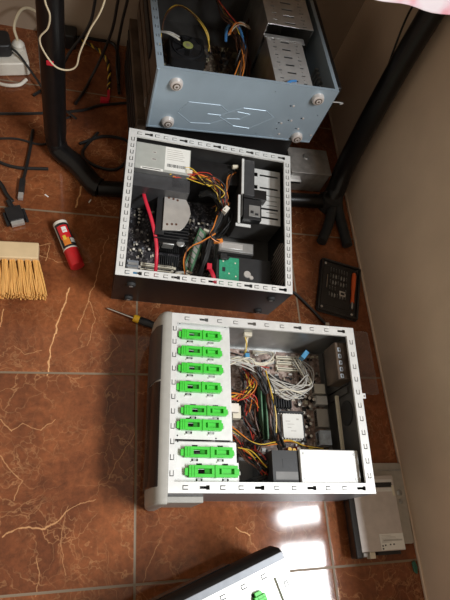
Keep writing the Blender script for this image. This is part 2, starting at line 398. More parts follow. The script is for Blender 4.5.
# ------------------------------------------------------------------ silver case with green clips
def green_clip(par, x0, x1, y0, y1, z):
    """drive bay clip: tail, frame with two windows, raised middle bridge"""
    mb = MB(); w = x1-x0; d = y1-y0; yc = (y0+y1)/2
    holes = [(x0+w*.24, x0+w*.50, yc-d*.22, yc+d*.22), (x0+w*.64, x0+w*.93, yc-d*.24, yc+d*.24)]
    mb.plate(x0+w*.07, x1, y0, y1, z+.001, z+.0115, holes, 'green')
    mb.box(x0+w*.56, x0+w*.60, y0-.0006, y1+.0006, z+.001, z+.0135, 'green')
    mb.rbox(x0, x0+w*.10, y0+d*.16, y1-d*.22, z+.001, z+.0085, 'green', .0015, 3)
    mb.box(x1-.001, x1+.004, yc-d*.30, yc+d*.25, z+.001, z+.007, 'green')
    for i in range(2): mb.box(x0+w*(.12+.05*i), x0+w*(.14+.05*i), y0+.001, y1-.001, z+.0115, z+.0125, 'green')
    o = mb.build('drive_clip', par, bevel=.0006)
    s = MB(); a, b = holes
    s.box(b[0], b[1], b[2], b[3], z+.001, z+.0035, 'green'); s.box(b[0]+w*.05, b[0]+w*.08, b[2], b[3], z+.0035, z+.009, 'green')
    m0 = a[0]+(a[1]-a[0])*.55
    s.add([(m0,a[2],z+.0008),(a[1],a[2],z+.0008),(a[1],a[3],z+.0008),(m0,a[3],z+.0008),(m0,a[2],z+.0012),(a[1],a[2],z+.007),(a[1],a[3],z+.007),(m0,a[3],z+.0012)],
          [(3,2,1,0),(4,5,6,7),(0,1,5,4),(1,2,6,5),(2,3,7,6),(3,0,4,7)], 'greendark')
    s.build('latch', o, smooth=False)
    return o
CLIPS = [(.017,.111,.322,.343),(.016,.111,.283,.304),(.017,.113,.244,.265),(.014,.109,.202,.224),(.024,.121,.153,.173),(.016,.110,.122,.144),(.025,.132,.068,.089),(.034,.142,.030,.053)]
def bay_cage(par, L=.444):
    zt = .166; mb = MB(); holes = []
    for (x0,x1,y0,y1) in CLIPS:
        w = x1-x0
        for fx in (.28, .78):
            c = x0+w*fx
            if y1+.008 < .365: holes += [(c-.006, c+.006, y1+.001, y1+.005)]
            holes += [(c-.007, c+.007, y0-.006, y0-.001)]
        holes += [(x0+w*.25, x0+w*.40, (y0+y1)/2-(y1-y0)*.2, (y0+y1)/2+(y1-y0)*.2)]
    up = [h for h in holes if h[2] > .1]; lo = [h for h in holes if h[2] <= .098]
    mb.plate(.012, .133, .105, .366, zt-.0015, zt, up, 'steel')
    mb.plate(.012, .143, .022, .100, zt-.0015, zt, lo, 'steel')
    mb.box(.131, .133, .105, .366, .03, zt-.0015, 'steel'); mb.box(.133, .138, .105, .366, zt-.012, zt-.010, 'steel')
    mb.box(.141, .143, .022, .100, .03, zt-.0015, 'steel'); mb.box(.143, .151, .024, .062, zt-.016, zt-.014, 'steel')
    mb.box(.012, .143, .1005, .1025, .05, zt-.006, 'steelgrey')
    t = mb
    for (x0,x1,y0,y1) in CLIPS:      # stamped white tabs beside each clip
        w = x1-x0
        for fx in (.28, .78):
            c = x0+w*fx; t.box(c-.0075, c+.0075, y0-.0085, y0-.0065, zt, zt+.003, 'steel'); t.box(c-.003, c+.004, y0-.006, y0-.0015, zt-.004, zt-.0025, 'steelgrey')
        t.box(x1+.006, x1+.008, y0+.006, y0+.013, zt, zt+.0003, 'w_grey')
    for (x,y) in ((.02,.36),(.018,.183),(.019,.112),(.125,.36),(.02,.1),(.1,.108)): t.cyl((x,y,zt),(x,y,zt+.0004),.0017,'ink',8)
    return mb.build('drive_cage', par, smooth=False)
def bezel(par, L, D, H, body, door, sect):
    """curved front panel in front of x=0"""
    mb = MB(); prof = [(.0,.0),(.0,H+.0005),(-.011,H+.001),(-.019,H-.002),(-.028,H-.018),(-.034,H-.06),(-.033,H*.45),(-.027,.03),(-.020,.006)]
    ys = [-.020,-.016,-.008,.006,D*.25,D*.5,D*.75,D-.012,D-.003,D+.003]
    sc = [.80,.93,.98,1,1.02,1.04,1.02,1,.95,.85]
    vs = []; n = len(prof)
    for y, k in zip(ys, sc):
        for x, z in prof: vs.append((x*k, y, .0+z*(1 if k > .9 else (.985 if k > .7 else .96))))
    fs = []
    for j in range(len(ys)-1):
        for i in range(n): fs.append((j*n+i, (j+1)*n+i, (j+1)*n+(i+1)%n, j*n+(i+1)%n))
    fs.append(tuple(range(n))); fs.append(tuple((len(ys)-1)*n+i for i in range(n-1,-1,-1)))
    mb.add(vs, fs, body)
    mb.box(0, .082, -.013, -.0005, .004, H-.055, body); mb.box(0, .06, D-.001, D+.002, .01, H-.02, body)
    return mb.build('front_bezel', par, bevel=.002, angle=50)
def case_shell(par, L, D, H, inner, outer_near, outer_far, outer_left=None, right=None, feet=False):
    mb = MB(); t = .0016
    mb.box(0, L, 0, D, 0, .003, inner)
    mb.box(0, L, D-t, D, .003, H-.0015, outer_far)
    mb.box(0, t, t, D-t, .003, H-.0015, outer_left or inner)
    mb.box(L-t, L, t, D-t, .003, H-.0015, right or inner)
    mb.box(t, L-t, D-2*t, D-t, .003, H-.002, inner)
    mb.box(t, L-t, t, 2*t, .003, H-.002, inner)
    return mb.build('chassis', par, smooth=False)

SL, SD, SH = .444, .379, .18
def silver_inside(c):
    case_shell(c, SL, SD, SH, 'steelgrey', 'slatepanel', 'slatepanel', 'steelgrey', 'steeldark')
    p = MB().box(0, SL, 0, .0016, .003, SH-.004, 'slatepanel'); p.build('top_panel', c, smooth=False)
    rim(c, SL, SD, SH, .021, .022, .012, .020, 'steel', .035, 3)
    cage = bay_cage(c)
    for q in CLIPS: green_clip(c, *q, .166)
    return cage
sc = thing('computer_case', 'silver-rimmed open computer case with eight green drive clips, nearest the white wall tools and the largest in view', 'computer case', (.0431, .159, 0), (0, 0, rad(-2.5)))
sc['label'] = 'open silver computer case with eight bright green clips, lying below the black case'
silver_inside(sc)
bz = bezel(sc, SL, SD, SH, 'bezel', 'blackgloss', 0)
def door(y0, y1, mt, name, text=None):     # let into the curved front, seen from the left
    mb = MB(); pr = [(-.012,SH-.004),(-.0205,SH-.0025),(-.0315,SH-.018),(-.0375,SH-.06),(-.0365,SH*.45),(-.0305,.030),(-.018,.030)]
    vs = [(x,y,z) for y in (y0,y1) for x,z in pr]; n = len(pr)
    mb.add(vs, [tuple(range(n)),tuple(2*n-1-i for i in range(n))]+[(i,n+i,n+(i+1)%n,(i+1)%n) for i in range(n)], mt)
    o = mb.build(name, bz, bevel=.0015)
    if text: lab(o, text)
door(.012, .222, 'blackgloss', 'front_door', 'glossy black lower front door')
door(.225, .350, 'slatedark', 'drive_door', 'charcoal upper drive door')
# psu
psu = MB().box(.286, .424, .0225, .092, .012, .160, 'steel').build('power_supply', c if False else sc, bevel=.0015)
mb = MB().plate(.226, .286, .0225, .090, .150, .1515, [], 'black'); mb.box(.226,.2858,.0225,.090,.012,.150,'black')
o = mb.build('fan_side', psu, smooth=False)
mb = MB()
for i in range(8): mb.box(.249, .278, .070-i*.0012*2, .0712-i*.0012*2, .1515, .1525, 'chip')
mb.box(.232, .282, .030, .046, .1515, .1522, 'steeldark'); mb.build('vent_slots', o, smooth=False)
for x,y in ((.294,.083),(.294,.032),(.414,.083),(.412,.031)): MB().lathe([(.0028,0),(.0024,.001)], 'steelgrey', 10, (x,y,.160)).build('screw', psu)
# motherboard
brd = MB().box(.165, .425, .098, .368, .010, .0125, 'pcb_brown').build('motherboard', sc, smooth=False)
zb = .0125
components(brd, .17, .42, .10, .365, zb, 260, 3, avoid=[(.285,.348,.130,.195)])
for yy in (.349,.335,.318):
    mb = MB(); mb.box(.300,.372,yy-.004,yy+.004,zb,zb+.012,'ivory'); mb.box(.303,.369,yy-.001,yy+.001,zb+.012,zb+.0122,'ink'); mb.build('expansion_slot', brd, smooth=False)
mb = MB().lathe([(.011,0),(.011,.004),(.0095,.005)], 'white', 20, (.272,.236,zb)); mb.box(.264,.280,.2355,.2365,zb+.005,zb+.0055,'w_grey'); lab(mb.build('coin_battery', brd), 'round white coin cell')
mb = MB().box(.284,.333,.214,.238,zb,zb+.006,'chip')
for i in range(7): mb.box(.287+i*.0065,.290+i*.0065,.215,.237,zb+.006,zb+.022,'black')
mb.build('heatsink', brd, smooth=False)
hs = MB().box(.280,.345,.132,.196,zb,zb+.03,'steelgrey')
for i in range(9): hs.box(.283+i*.007,.2855+i*.007,.133,.195,zb+.03,zb+.042,'alum')
hs = hs.build('cpu_cooler', brd, smooth=False)
mb = MB().rbox(.292,.343,.135,.193,zb+.042,zb+.047,'paper',.004); 
for x,y,w,d in ((.305,.175,.012,.002),(.312,.168,.018,.0015),(.308,.160,.010,.0015),(.318,.152,.014,.002),(.33,.18,.006,.004)): mb.cbox(x,y,zb+.047,w,d,.0003,'w_grey')
mb.build('top_plate', hs, bevel=.001)
mb = MB(); mb.box(.276,.286,.136,.192,zb+.02,zb+.046,'black'); mb.box(.281,.350,.196,.201,zb+.02,zb+.044,'black'); mb.box(.344,.350,.13,.196,zb+.02,zb+.040,'black'); mb.build('clip', hs, bevel=.001)
for (x,y) in ((.358,.250),(.370,.246),(.381,.243),(.392,.240),(.352,.225),(.362,.205),(.373,.197),(.378,.178),(.366,.170),(.360,.150),(.376,.148),(.352,.128),(.380,.222)):
    capacitor(brd, x, y, zb, .0045, .016, 'white')
for (x,y) in ((.318,.115),(.329,.113),(.342,.118),(.353,.112)): capacitor(brd, x, y, zb, .006, .014, 'gold' if x<.335 else 'white', 'w_red')
for k,(y0,y1,mt) in enumerate(((.255,.280,'white'),(.225,.247,'steel'),(.170,.215,'alum'),(.125,.160,'daypatch'))):
    mb = MB().box(.395,.424,y0,y1,zb,zb+.022+.006*(k%2),mt); mb.box(.395,.3955,y0+.003,y1-.003,zb+.004,zb+.018,'ink'); mb.build('port_block', brd, bevel=.001)
for x in (.246,.258):
    mb = MB().box(x-.004,x+.004,.130,.268,zb,zb+.010,'black'); mb.box(x-.0015,x+.0015,.134,.264,zb+.010,zb+.034,'pcb_ram')
    for i in range(6): mb.box(x+.0015,x+.003,.140+i*.02,.154+i*.02,zb+.014,zb+.028,'chip')
    mb.build('memory_module', brd, smooth=False)
mb = MB().box(.185,.215,.19,.245,zb,zb+.012,'ivory'); mb.box(.187,.213,.192,.243,zb+.012,zb+.016,'black'); mb.build('power_socket', brd, smooth=False)
# rear wall: slot covers, bracket with daylight from the vents painted as pale patches
mb = MB(); 
for i in range(6): mb.box(.437,.4424,.355-i*.021-.016,.355-i*.021,.02,.125,'steeldark')
mb.build('slot_covers', sc, smooth=False)
br = MB().box(.405,.4424,.258,.352,.085,.150,'dust_reflect').build('fan_bracket', sc, bevel=.003)
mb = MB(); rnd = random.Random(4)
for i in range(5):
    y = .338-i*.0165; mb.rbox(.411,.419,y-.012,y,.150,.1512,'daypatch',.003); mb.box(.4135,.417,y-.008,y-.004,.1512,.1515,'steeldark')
mb.build('vent_daylight', br, smooth=False)
mb = MB(); mb.lathe([(.03,0),(.03,.002),(.012,.004)], 'black', 24, (.4424,.19,.10),(-1,0,0)); mb.build('rear_fan_grille', sc)
mb = MB(); mb.box(.422,.430,.105,.235,.085,.092,'ivory'); mb.build('rear_bracket', sc, bevel=.001)
mb = MB(); mb.box(.444,.452,.262,.282,.155,.168,'daypatch'); lab(mb.build('rear_latch', sc, bevel=.002), 'pale blue latch at the rear')
mb = MB(); mb.plate(.444,.452,.205,.217,.1785,.18,[(.447,.450,.209,.213)],'steel'); mb.build('rear_tab', sc, smooth=False)
# cables
G = ['w_grey','w_grey','w_white','w_grey']
C4 = ['w_yellow','w_red','w_black','w_orange']
wires(sc,'cable',[(.140,.298,.105),(.19,.30,.10),(.225,.285,.09),(.27,.255,.085),(.33,.245,.08),(.365,.27,.07),(.372,.30,.05),(.355,.345,.03)],10,.014,G,.0014,11)
wires(sc,'cable',[(.138,.31,.09),(.18,.315,.09),(.24,.305,.08),(.272,.32,.07),(.272,.345,.06),(.24,.352,.04)],4,.006,['w_white','w_grey'],.0020,12)
wires(sc,'cable',[(.225,.285,.08),(.26,.25,.09),(.29,.235,.085),(.335,.238,.07),(.36,.25,.04)],8,.014,G,.0014,13)
wires(sc,'cable',[(.136,.225,.10),(.16,.215,.11),(.19,.225,.11),(.205,.25,.10),(.21,.275,.07)],12,.012,C4,.0012,14)
wires(sc,'cable',[(.136,.24,.09),(.17,.222,.10),(.20,.215,.10),(.215,.2,.07)],8,.012,['w_red','w_black','w_orange','w_brown'],.0012,15)
wires(sc,'cable',[(.225,.285,.10),(.238,.25,.10),(.248,.20,.10),(.262,.15,.09),(.270,.11,.10)],12,.010,['w_black','w_black','w_black','w_brown'],.0026,16)
wires(sc,'cable',[(.240,.28,.10),(.250,.23,.11),(.256,.18,.11),(.262,.12,.09)],2,.006,['w_yellow','w_black'],.0015,17)
wires(sc,'cable',[(.136,.165,.09),(.165,.135,.10),(.21,.11,.11),(.255,.115,.10),(.30,.125,.07),(.36,.118,.04)],3,.004,['w_yellow','w_orange','w_black'],.0016,18)
wires(sc,'cable',[(.136,.155,.06),(.160,.12,.08),(.190,.085,.10),(.22,.055,.12)],16,.012,['w_black','w_red','w_black','w_black','w_orange','w_brown','w_black','w_yellow'],.0013,19)
wires(sc,'cable',[(.19,.11,.06),(.205,.085,.09),(.215,.06,.12),(.225,.045,.10)],16,.014,['w_black','w_brown','w_black','w_black','w_red'],.0017,20)
wires(sc,'cable',[(.27,.14,.09),(.262,.09,.10),(.24,.055,.11),(.20,.035,.10),(.18,.03,.06)],5,.005,['w_black'],.0028,21)
wires(sc,'cable',[(.20,.30,.05),(.21,.25,.06),(.205,.19,.06),(.225,.14,.05),(.21,.10,.06)],12,.018,['w_black','w_brown','w_black','w_black','w_red'],.0018,24)
wires(sc,'cable',[(.15,.33,.05),(.19,.32,.07),(.23,.30,.06),(.26,.31,.05)],8,.014,['w_black','w_brown','w_red','w_black'],.0015,25)
wires(sc,'cable',[(.22,.29,.06),(.27,.275,.07),(.32,.265,.06),(.36,.24,.03)],5,.008,['w_black','w_black','w_grey'],.0018,26)
wires(sc,'cable',[(.36,.118,.04),(.385,.112,.05),(.41,.115,.04)],3,.003,['w_yellow','w_yellow','w_black'],.0016,22)
wires(sc,'cable',[(.197,.37,.10),(.200,.35,.09),(.202,.335,.07),(.205,.31,.05)],4,.004,['w_white','w_yellow'],.0015,23)
mb = MB().box(.188,.208,.366,.376,.10,.112,'ivory'); lab(mb.build('connector', sc, bevel=.001),'cream plug')
mb = MB().box(.197,.208,.318,.332,.06,.085,'blueplug'); lab(mb.build('connector', sc, bevel=.001),'blue plug beside the drive cage')
mb = MB(); mb.m = Matrix.Translation((.362,.345,.05)) @ Matrix.Rotation(rad(-40),4,'Z'); mb.box(-.006,.006,-.012,.012,0,.02,'blueplug'); lab(mb.build('connector', sc, bevel=.001),'blue plug near the far wall')
mb = MB().box(.165,.185,.175,.205,.05,.07,'ivory'); mb.box(.15,.172,.182,.202,.085,.10,'white'); lab(mb.build('connector', sc, bevel=.001),'white plug')

# ------------------------------------------------------------------ second green-clip case at the bottom edge of the photo
kc = thing('computer_case', 'silver computer case with glossy black front, cut off by the bottom edge', 'computer case', (-.146, -.107, 0), (0, 0, rad(-71.3)))
KD = .435
case_shell(kc, SL, KD, SH, 'steelgrey', 'slatepanel', 'slatepanel')
MB().box(0, SL, 0, .0016, .003, SH-.004, 'slatepanel').build('top_panel', kc, smooth=False)
rim(kc, SL, KD, SH, .021, .03, .022, .020, 'steel', .05, 2)
mb = MB().plate(.0205,.150,.0205,KD-.0285,.1715,.173,[(.03,.05,.03+.04*i,.036+.04*i) for i in range(9)],'steel'); mb.box(.148,.150,.022,KD-.032,.01,.1645,'steel'); mb.build('drive_cage', kc, smooth=False)
for i in range(8):
    y = KD-.072-.043*i; green_clip(kc, .030, .128, y-.011, y+.011, .173)
bz2 = MB(); prof = [(0,0),(0,SH+.001),(-.013,SH+.0005),(-.021,SH-.006),(-.026,SH-.05),(-.022,.09),(-.012,.03),(-.006,.004)]
vs = []; ys = [0,.02,.12,KD*.5,KD-.12,KD-.025,KD]; ks = [.9,.98,1.0,1.02,1.0,.98,.94]
for y,k in zip(ys,ks): vs += [(x*k,y,z) for x,z in prof]
n = len(prof); fs = [(j*n+i,(j+1)*n+i,(j+1)*n+(i+1)%n,j*n+(i+1)%n) for j in range(len(ys)-1) for i in range(n)]+[tuple(range(n)),tuple((len(ys)-1)*n+i for i in range(n-1,-1,-1))]
bz2.add(vs, fs, 'mattblack'); b2 = bz2.build('front_bezel', kc, bevel=.002, angle=50)
mb = MB().box(-.0278,-.015,.10,KD-.09,.085,SH-.045,'blackgloss'); mb.build('front_door', b2, bevel=.004)
mb = MB().box(-.013,0,.0,KD,SH-.0005,SH+.0016,'slatepanel'); lab(mb.build('front_strip', b2, bevel=.0008),'grey strip between front and rim')
MB().box(.165,.42,.05,.37,.01,.0125,'pcb_brown').build('motherboard', kc, smooth=False)
MB().box(.286,.424,.0225,.092,.012,.160,'steel').build('power_supply', kc, bevel=.0015)

# ------------------------------------------------------------------ black case, tilted on the desk rail
ML, MD, MH = .425, .39, .18
mc = thing('computer_case', 'open black computer case with red cables, propped on the black rail', 'computer case', (-.066, .650, 0), (rad(7.8), 0, rad(-3.2)))
case_shell(mc, ML, MD, MH, 'steeldark', 'blackpaint', 'blackpaint', 'blackpaint', 'blackpaint')
bp = MB().box(0, ML, 0, .0016, .003, MH-.003, 'blackpaint').build('bottom_panel', mc, smooth=False)
for x,z in ((.040,.129),(.042,.026),(.385,.135),(.385,.030)):
    mb = MB().lathe([(.011,0),(.010,.006),(.006,.007)], 'rubber', 20, (x,0,z), (0,-1,0)); mb.lathe([(.005,0),(.004,.001)], 'steelgrey', 12, (x,-.007,z), (0,-1,0)); mb.build('foot', mc)
rim(mc, ML, MD, MH, .018, .020, .020, .018, 'steel', .021, 4)
# left inner edge of the rear wall, ports
mb = MB().box(.002,.020,.11,.155,.05,.165,'steel'); mb.box(.004,.022,.06,.10,.03,.12,'steelgrey'); mb.build('port_block', mc, bevel=.001)
# psu
mp = MB().box(.0215,.160,.293,.3685,.02,.160,'steelgrey').build('power_supply', mc, bevel=.0015)
mb = MB().box(.0215,.160,.2932,.368,.160,.1605,'psutop'); mb.build('top_cover', mp, smooth=False)
label_sheet(mp, .095,.158,.300,.367,.1606, 5)
mb = MB().box(.036,.092,.293,.300,.1606,.161,'paper'); mb.box(.04,.086,.2955,.2975,.161,.1612,'ink'); mb.build('serial_sticker', mp, smooth=False)
mb = MB(); 
for y,w in ((.345,.010),(.325,.014)): mb.cbox(.068,y,.1605,w,.006,.0003,'w_grey'); mb.cbox(.068,y,.1608,w*.6,.002,.0002,'steeldark')
mb.build('printed_mark', mp, smooth=False)
mb = MB().box(.165,.295,.305,.366,.02,.13,'blackpaint'); mb.box(.0215,.165,.255,.292,.02,.14,'slatedark')
for i in range(7): mb.box(.12,.158,.268+i*.003,.2692+i*.003,.14,.1405,'chip')
mb.build('shroud', mc, bevel=.001)
# motherboard
mbd = MB().box(.024,.262,.022,.300,.008,.0105,'pcb_dark').build('motherboard', mc, smooth=False)
zb = .0105
components(mbd, .03, .258, .025, .262, zb, 330, 8, ('chip','steelgrey','ivory','alum','alum','black','slatepanel'), .009, .0015, .008, avoid=[(.09,.18,.13,.27)])
for (x,y) in ((.052,.245),(.052,.235),(.052,.225),(.052,.214),(.050,.254),(.105,.137),(.107,.126),(.107,.115),(.107,.104),(.150,.085),(.130,.077),(.150,.105),(.052,.15),(.045,.135),(.20,.24),(.215,.235),(.228,.238),(.24,.236),(.08,.165),(.085,.14)):
    capacitor(mbd, x, y, zb, .0040, .012, 'white')
for yy in (.096,.080,.050,.034):
    mb = MB().box(.066,.152,yy-.004,yy+.004,zb,zb+.013,'ivory'); mb.box(.069,.149,yy-.001,yy+.001,zb+.013,zb+.0132,'ink'); mb.build('expansion_slot', mbd, smooth=False)
mb = MB().box(.03,.06,.030,.10,zb,zb+.02,'slatepanel')
for i in range(5): mb.box(.033,.057,.034+i*.013,.041+i*.013,zb+.02,zb+.024,'blueplug' if i == 2 else 'steelgrey')
mb.build('audio_ports', mbd, smooth=False)
mb = MB()
for i in range(10): mb.box(.112+i*.0055,.1145+i*.0055,.098,.128,zb+.004,zb+.018,'black')
mb.box(.11,.168,.096,.13,zb,zb+.004,'black'); mb.build('heatsink', mbd, smooth=False)
ck = MB()
for i in range(14): ck.box(.090,.176,.142+i*.0085,.1448+i*.0085,zb+.02,.096,'black')
ck.box(.092,.174,.140,.262,zb,zb+.02,'black'); ck.box(.090,.112,.150,.262,.094,.100,'black'); ck = ck.build('cpu_cooler', mbd, smooth=False)
pl = [(.107,.161),(.153,.166),(.163,.178),(.172,.196),(.177,.216),(.173,.236),(.165,.252),(.156,.267),(.107,.266)]
mb = MB().prism(pl,.100,.106,'alum'); 
for x,y in ((.118,.254),(.130,.252),(.141,.250),(.118,.178),(.130,.180),(.141,.181)): mb.lathe([(.0032,0),(.0032,.0008)],'w_brown',12,(x,y,.106))
lab(mb.build('top_plate', ck, bevel=.002),'aluminium cooler plate')
mb = MB().rbox(.100,.176,.132,.158,.03,.085,'blackgloss',.008); mb.lathe([(.012,0),(.010,.003)],'steelgrey',16,(.158,.140,.085)); mb.box(.112,.142,.131,.136,.06,.088,'steelgrey'); mb.build('fan', ck, bevel=.003)
# memory
def slanted(x0,y0,x1,y1): return math.atan2(y1-y0,x1-x0)
rm = MB(); rm.m = Matrix.Translation((.206,.148,zb)) @ Matrix.Rotation(rad(72),4,'Z')
rm.box(-.066,.066,-.016,-.009,0,.012,'black'); rm.add([(-.064,-.013,.01),(.064,-.013,.01),(.064,.013,.034),(-.064,.013,.034),(-.064,-.014,.0115),(.064,-.014,.0115),(.064,.012,.0355),(-.064,.012,.0355)],[(3,2,1,0),(4,5,6,7),(0,1,5,4),(1,2,6,5),(2,3,7,6),(3,0,4,7)],'pcb_ram')
rm.box(-.070,-.064,-.015,.0,0,.03,'ivory'); rm.box(.064,.070,-.015,.0,0,.03,'ivory')
mem = rm.build('memory_module', mbd, smooth=False)
mb = MB(); mb.m = rm.m.copy()
for i in range(7):
    x = -.056+i*.0165; mb.add([(x,-.006,.0195),(x+.0125,-.006,.0195),(x+.0125,.009,.0335),(x,.009,.0335),(x,-.007,.0212),(x+.0125,-.007,.0212),(x+.0125,.008,.0352),(x,.008,.0352)],[(3,2,1,0),(4,5,6,7),(0,1,5,4),(1,2,6,5),(2,3,7,6),(3,0,4,7)],'plategrey')
mb.build('memory_chip', mem, smooth=False)
mb = MB().box(.226,.236,.10,.19,zb,zb+.02,'black'); mb.box(.24,.25,.10,.20,zb,zb+.02,'black'); mb.build('memory_slot', mbd, smooth=False)
# hard drive
hd = MB().box(.250,.398,.020,.116,.060,.100,'black').build('hard_drive', mc, bevel=.002)
mb = MB().prism([(.258,.024),(.310,.024),(.310,.110),(.285,.110),(.281,.103),(.258,.103)],.100,.102,'pcb_green')
for x,y in ((.268,.098),(.300,.096),(.264,.03),(.30,.034),(.284,.066),(.302,.06)): mb.lathe([(.0022,0),(.002,.0005)],'w_white',10,(x,y,.102))
mb.box(.272,.292,.036,.040,.102,.1024,'w_white'); mb.box(.266,.274,.07,.082,.102,.1024,'chip'); 
lab(mb.build('circuit_board', hd, smooth=False),'bright green drive circuit board')
mb = MB().lathe([(.010,0),(.009,.002)],'alum',18,(.333,.070,.100)); mb.lathe([(.006,0),(.005,.002)],'alum',18,(.344,.062,.100)); mb.build('spindle_cap', hd)
mb = MB().box(.258,.276,.100,.116,.100,.112,'black'); mb.build('plug', hd, bevel=.001)
# steel support under the cage
mb = MB().box(.255,.350,.126,.158,.06,.098,'steeldark'); mb.box(.257,.348,.130,.156,.098,.0995,'steelgrey'); mb.box(.262,.320,.136,.152,.0995,.1005,'steelshelf'); mb.build('drive_tray', mc, bevel=.001)
# bay shelves
cg = MB()
hl = []
for y in (.350,.312,.250,.224): hl += [(.338,.350,y-.006,y+.006),(.356,.408,y-.0028,y+.0028)]
for y in (.240,.262,.275): hl += [(.375,.405,y-.001,y+.001)]
cg.plate(.312,.414,.205,.368,.128,.130,hl,'steel'); cg.box(.312,.414,.288,.290,.130,.133,'steelgrey')
cg.box(.298,.3005,.205,.368,.02,.160,'steeldark'); cg.box(.296,.302,.265,.368,.160,.165,'steel'); cg.box(.290,.296,.185,.265,.150,.156,'steel'); cg.box(.290,.330,.186,.194,.134,.136,'steel')
cg.box(.300,.414,.203,.205,.03,.130,'steeldark'); cg.build('drive_cage', mc, smooth=False)
mb = MB().box(.303,.330,.262,.366,.135,.166,'slatedark'); mb.box(.303,.365,.258,.285,.13,.160,'blackpaint'); mb.box(.304,.352,.198,.256,.135,.158,'black'); mb.box(.318,.348,.206,.238,.158,.160,'steelgrey'); mb.box(.322,.330,.214,.222,.160,.161,'chip'); mb.box(.334,.343,.210,.216,.160,.161,'chip'); mb.build('bay_bracket', mc, bevel=.002)
# round front fan grille on the inner face of the front wall
fg = MB(); ring = [(.4215,.108+.066*math.cos(rad(a)),.092+.066*math.sin(rad(a))) for a in range(0,361,12)]
fg.tube(ring[9:24],.0014,'brownmetal',6,1); fg = fg.build('front_fan_grille', mc)
for k in range(11):
    c = -.054+k*.0108; h = math.sqrt(max(0,.060**2-c*c)); q = 1.33
    mb = MB(); u = Vector((0, math.cos(q), math.sin(q))); v = Vector((0,-math.sin(q), math.cos(q))); o = Vector((.4222,.108,.092))
    a, b_ = o+v*c-u*h, o+v*c+u*h; mb.tube([tuple(a),tuple(b_)],.0015,'brownmetal',5,1); mb.build('grille_bar', fg)
# cables
mb = MB().tube([(.050,.272,.10),(.058,.24,.105),(.078,.19,.10),(.094,.14,.09),(.100,.10,.08),(.103,.055,.05)],.0045,'redcable',8,8,.0022); mb.box(.043,.056,.268,.286,.092,.106,'redcable'); lab(mb.build('data_cable', mc),'red flat data cable over the board')
mb = MB().tube([(.232,.078,.10),(.240,.055,.11),(.250,.030,.10),(.256,.020,.07)],.0055,'redcable',8,8,.0022); mb.box(.226,.238,.070,.086,.094,.106,'redcable'); lab(mb.build('data_cable', mc),'red flat data cable beside the hard drive')
mb = MB(); mb.m = Matrix.Translation((.186,.048,.04)) @ Matrix.Rotation(rad(30),4,'Z'); mb.box(-.007,.007,-.005,.005,0,.02,'redcable'); lab(mb.build('plug', mc, bevel=.001),'red plug by the board edge')
wires(mc,'cable',[(.060,.268,.09),(.085,.285,.12),(.13,.305,.145),(.17,.30,.15),(.21,.285,.15),(.25,.285,.13)],5,.004,['w_yellow','w_black','w_yellow'],.0013,31)
wires(mc,'cable',[(.12,.302,.15),(.16,.305,.155),(.20,.29,.155),(.235,.30,.14),(.26,.27,.12),(.25,.24,.10)],12,.013,['w_black','w_yellow','w_brown','w_red','w_black','w_orange'],.0012,32)
wires(mc,'cable',[(.17,.302,.14),(.21,.30,.155),(.245,.275,.15),(.255,.25,.14),(.262,.235,.13)],12,.012,['w_brown','w_black','w_red','w_black','w_yellow','w_black'],.0012,33)
wires(mc,'cable',[(.285,.345,.13),(.268,.32,.14),(.258,.28,.14),(.252,.25,.13),(.262,.235,.14),(.27,.25,.13)],7,.006,['w_brown','w_black','w_orange','w_black'],.0013,34)
wires(mc,'cable',[(.262,.24,.13),(.248,.20,.12),(.235,.16,.11),(.222,.10,.10),(.212,.055,.07)],6,.005,['w_black'],.0030,35)
wires(mc,'cable',[(.245,.21,.12),(.232,.18,.12),(.232,.155,.12),(.25,.145,.11),(.262,.16,.10)],3,.004,['w_orange','w_brown','w_black'],.0016,36)
wires(mc,'cable',[(.24,.165,.12),(.205,.135,.12),(.175,.115,.12),(.166,.085,.11),(.176,.055,.08)],2,.002,['w_orange','w_brown'],.0018,37)
wires(mc,'cable',[(.11,.06,.04),(.14,.065,.05),(.17,.078,.05),(.195,.07,.05),(.22,.06,.04),(.25,.055,.03)],5,.006,['w_white','w_black','w_grey'],.002,38)
wires(mc,'cable',[(.19,.30,.13),(.22,.30,.14),(.265,.27,.12),(.285,.235,.10),(.275,.20,.08),(.255,.18,.06)],6,.007,['w_black'],.0022,39)
mb = MB().box(.150,.166,.300,.310,.152,.164,'w_white'); lab(mb.build('connector', mc, bevel=.001),'cream plug')
mb = MB(); mb.m = Matrix.Translation((.262,.226,.125)) @ Matrix.Rotation(rad(-35),4,'Z'); mb.box(-.006,.006,-.009,.009,0,.018,'white'); mb.box(-.0035,-.001,-.006,-.001,.018,.0182,'ink'); lab(mb.build('connector', mc, bevel=.001),'white power plug')
mb = MB(); mb.m = Matrix.Translation((.283,.352,.14)) @ Matrix.Rotation(rad(10),4,'Z'); mb.box(-.008,.008,-.004,.004,0,.010,'w_white'); lab(mb.build('connector', mc, bevel=.001),'cream plug near the cage')
mb = MB(); mb.m = Matrix.Translation((.252,.150,.10)) @ Matrix.Rotation(rad(10),4,'Z'); mb.box(-.012,.012,-.005,.005,0,.010,'w_orange'); lab(mb.build('connector', mc, bevel=.001),'orange cable tie')
wires(mc,'cable',[(.20,.275,.11),(.225,.275,.12),(.25,.255,.11),(.262,.235,.10),(.255,.21,.08)],4,.006,['w_black'],.005,40)

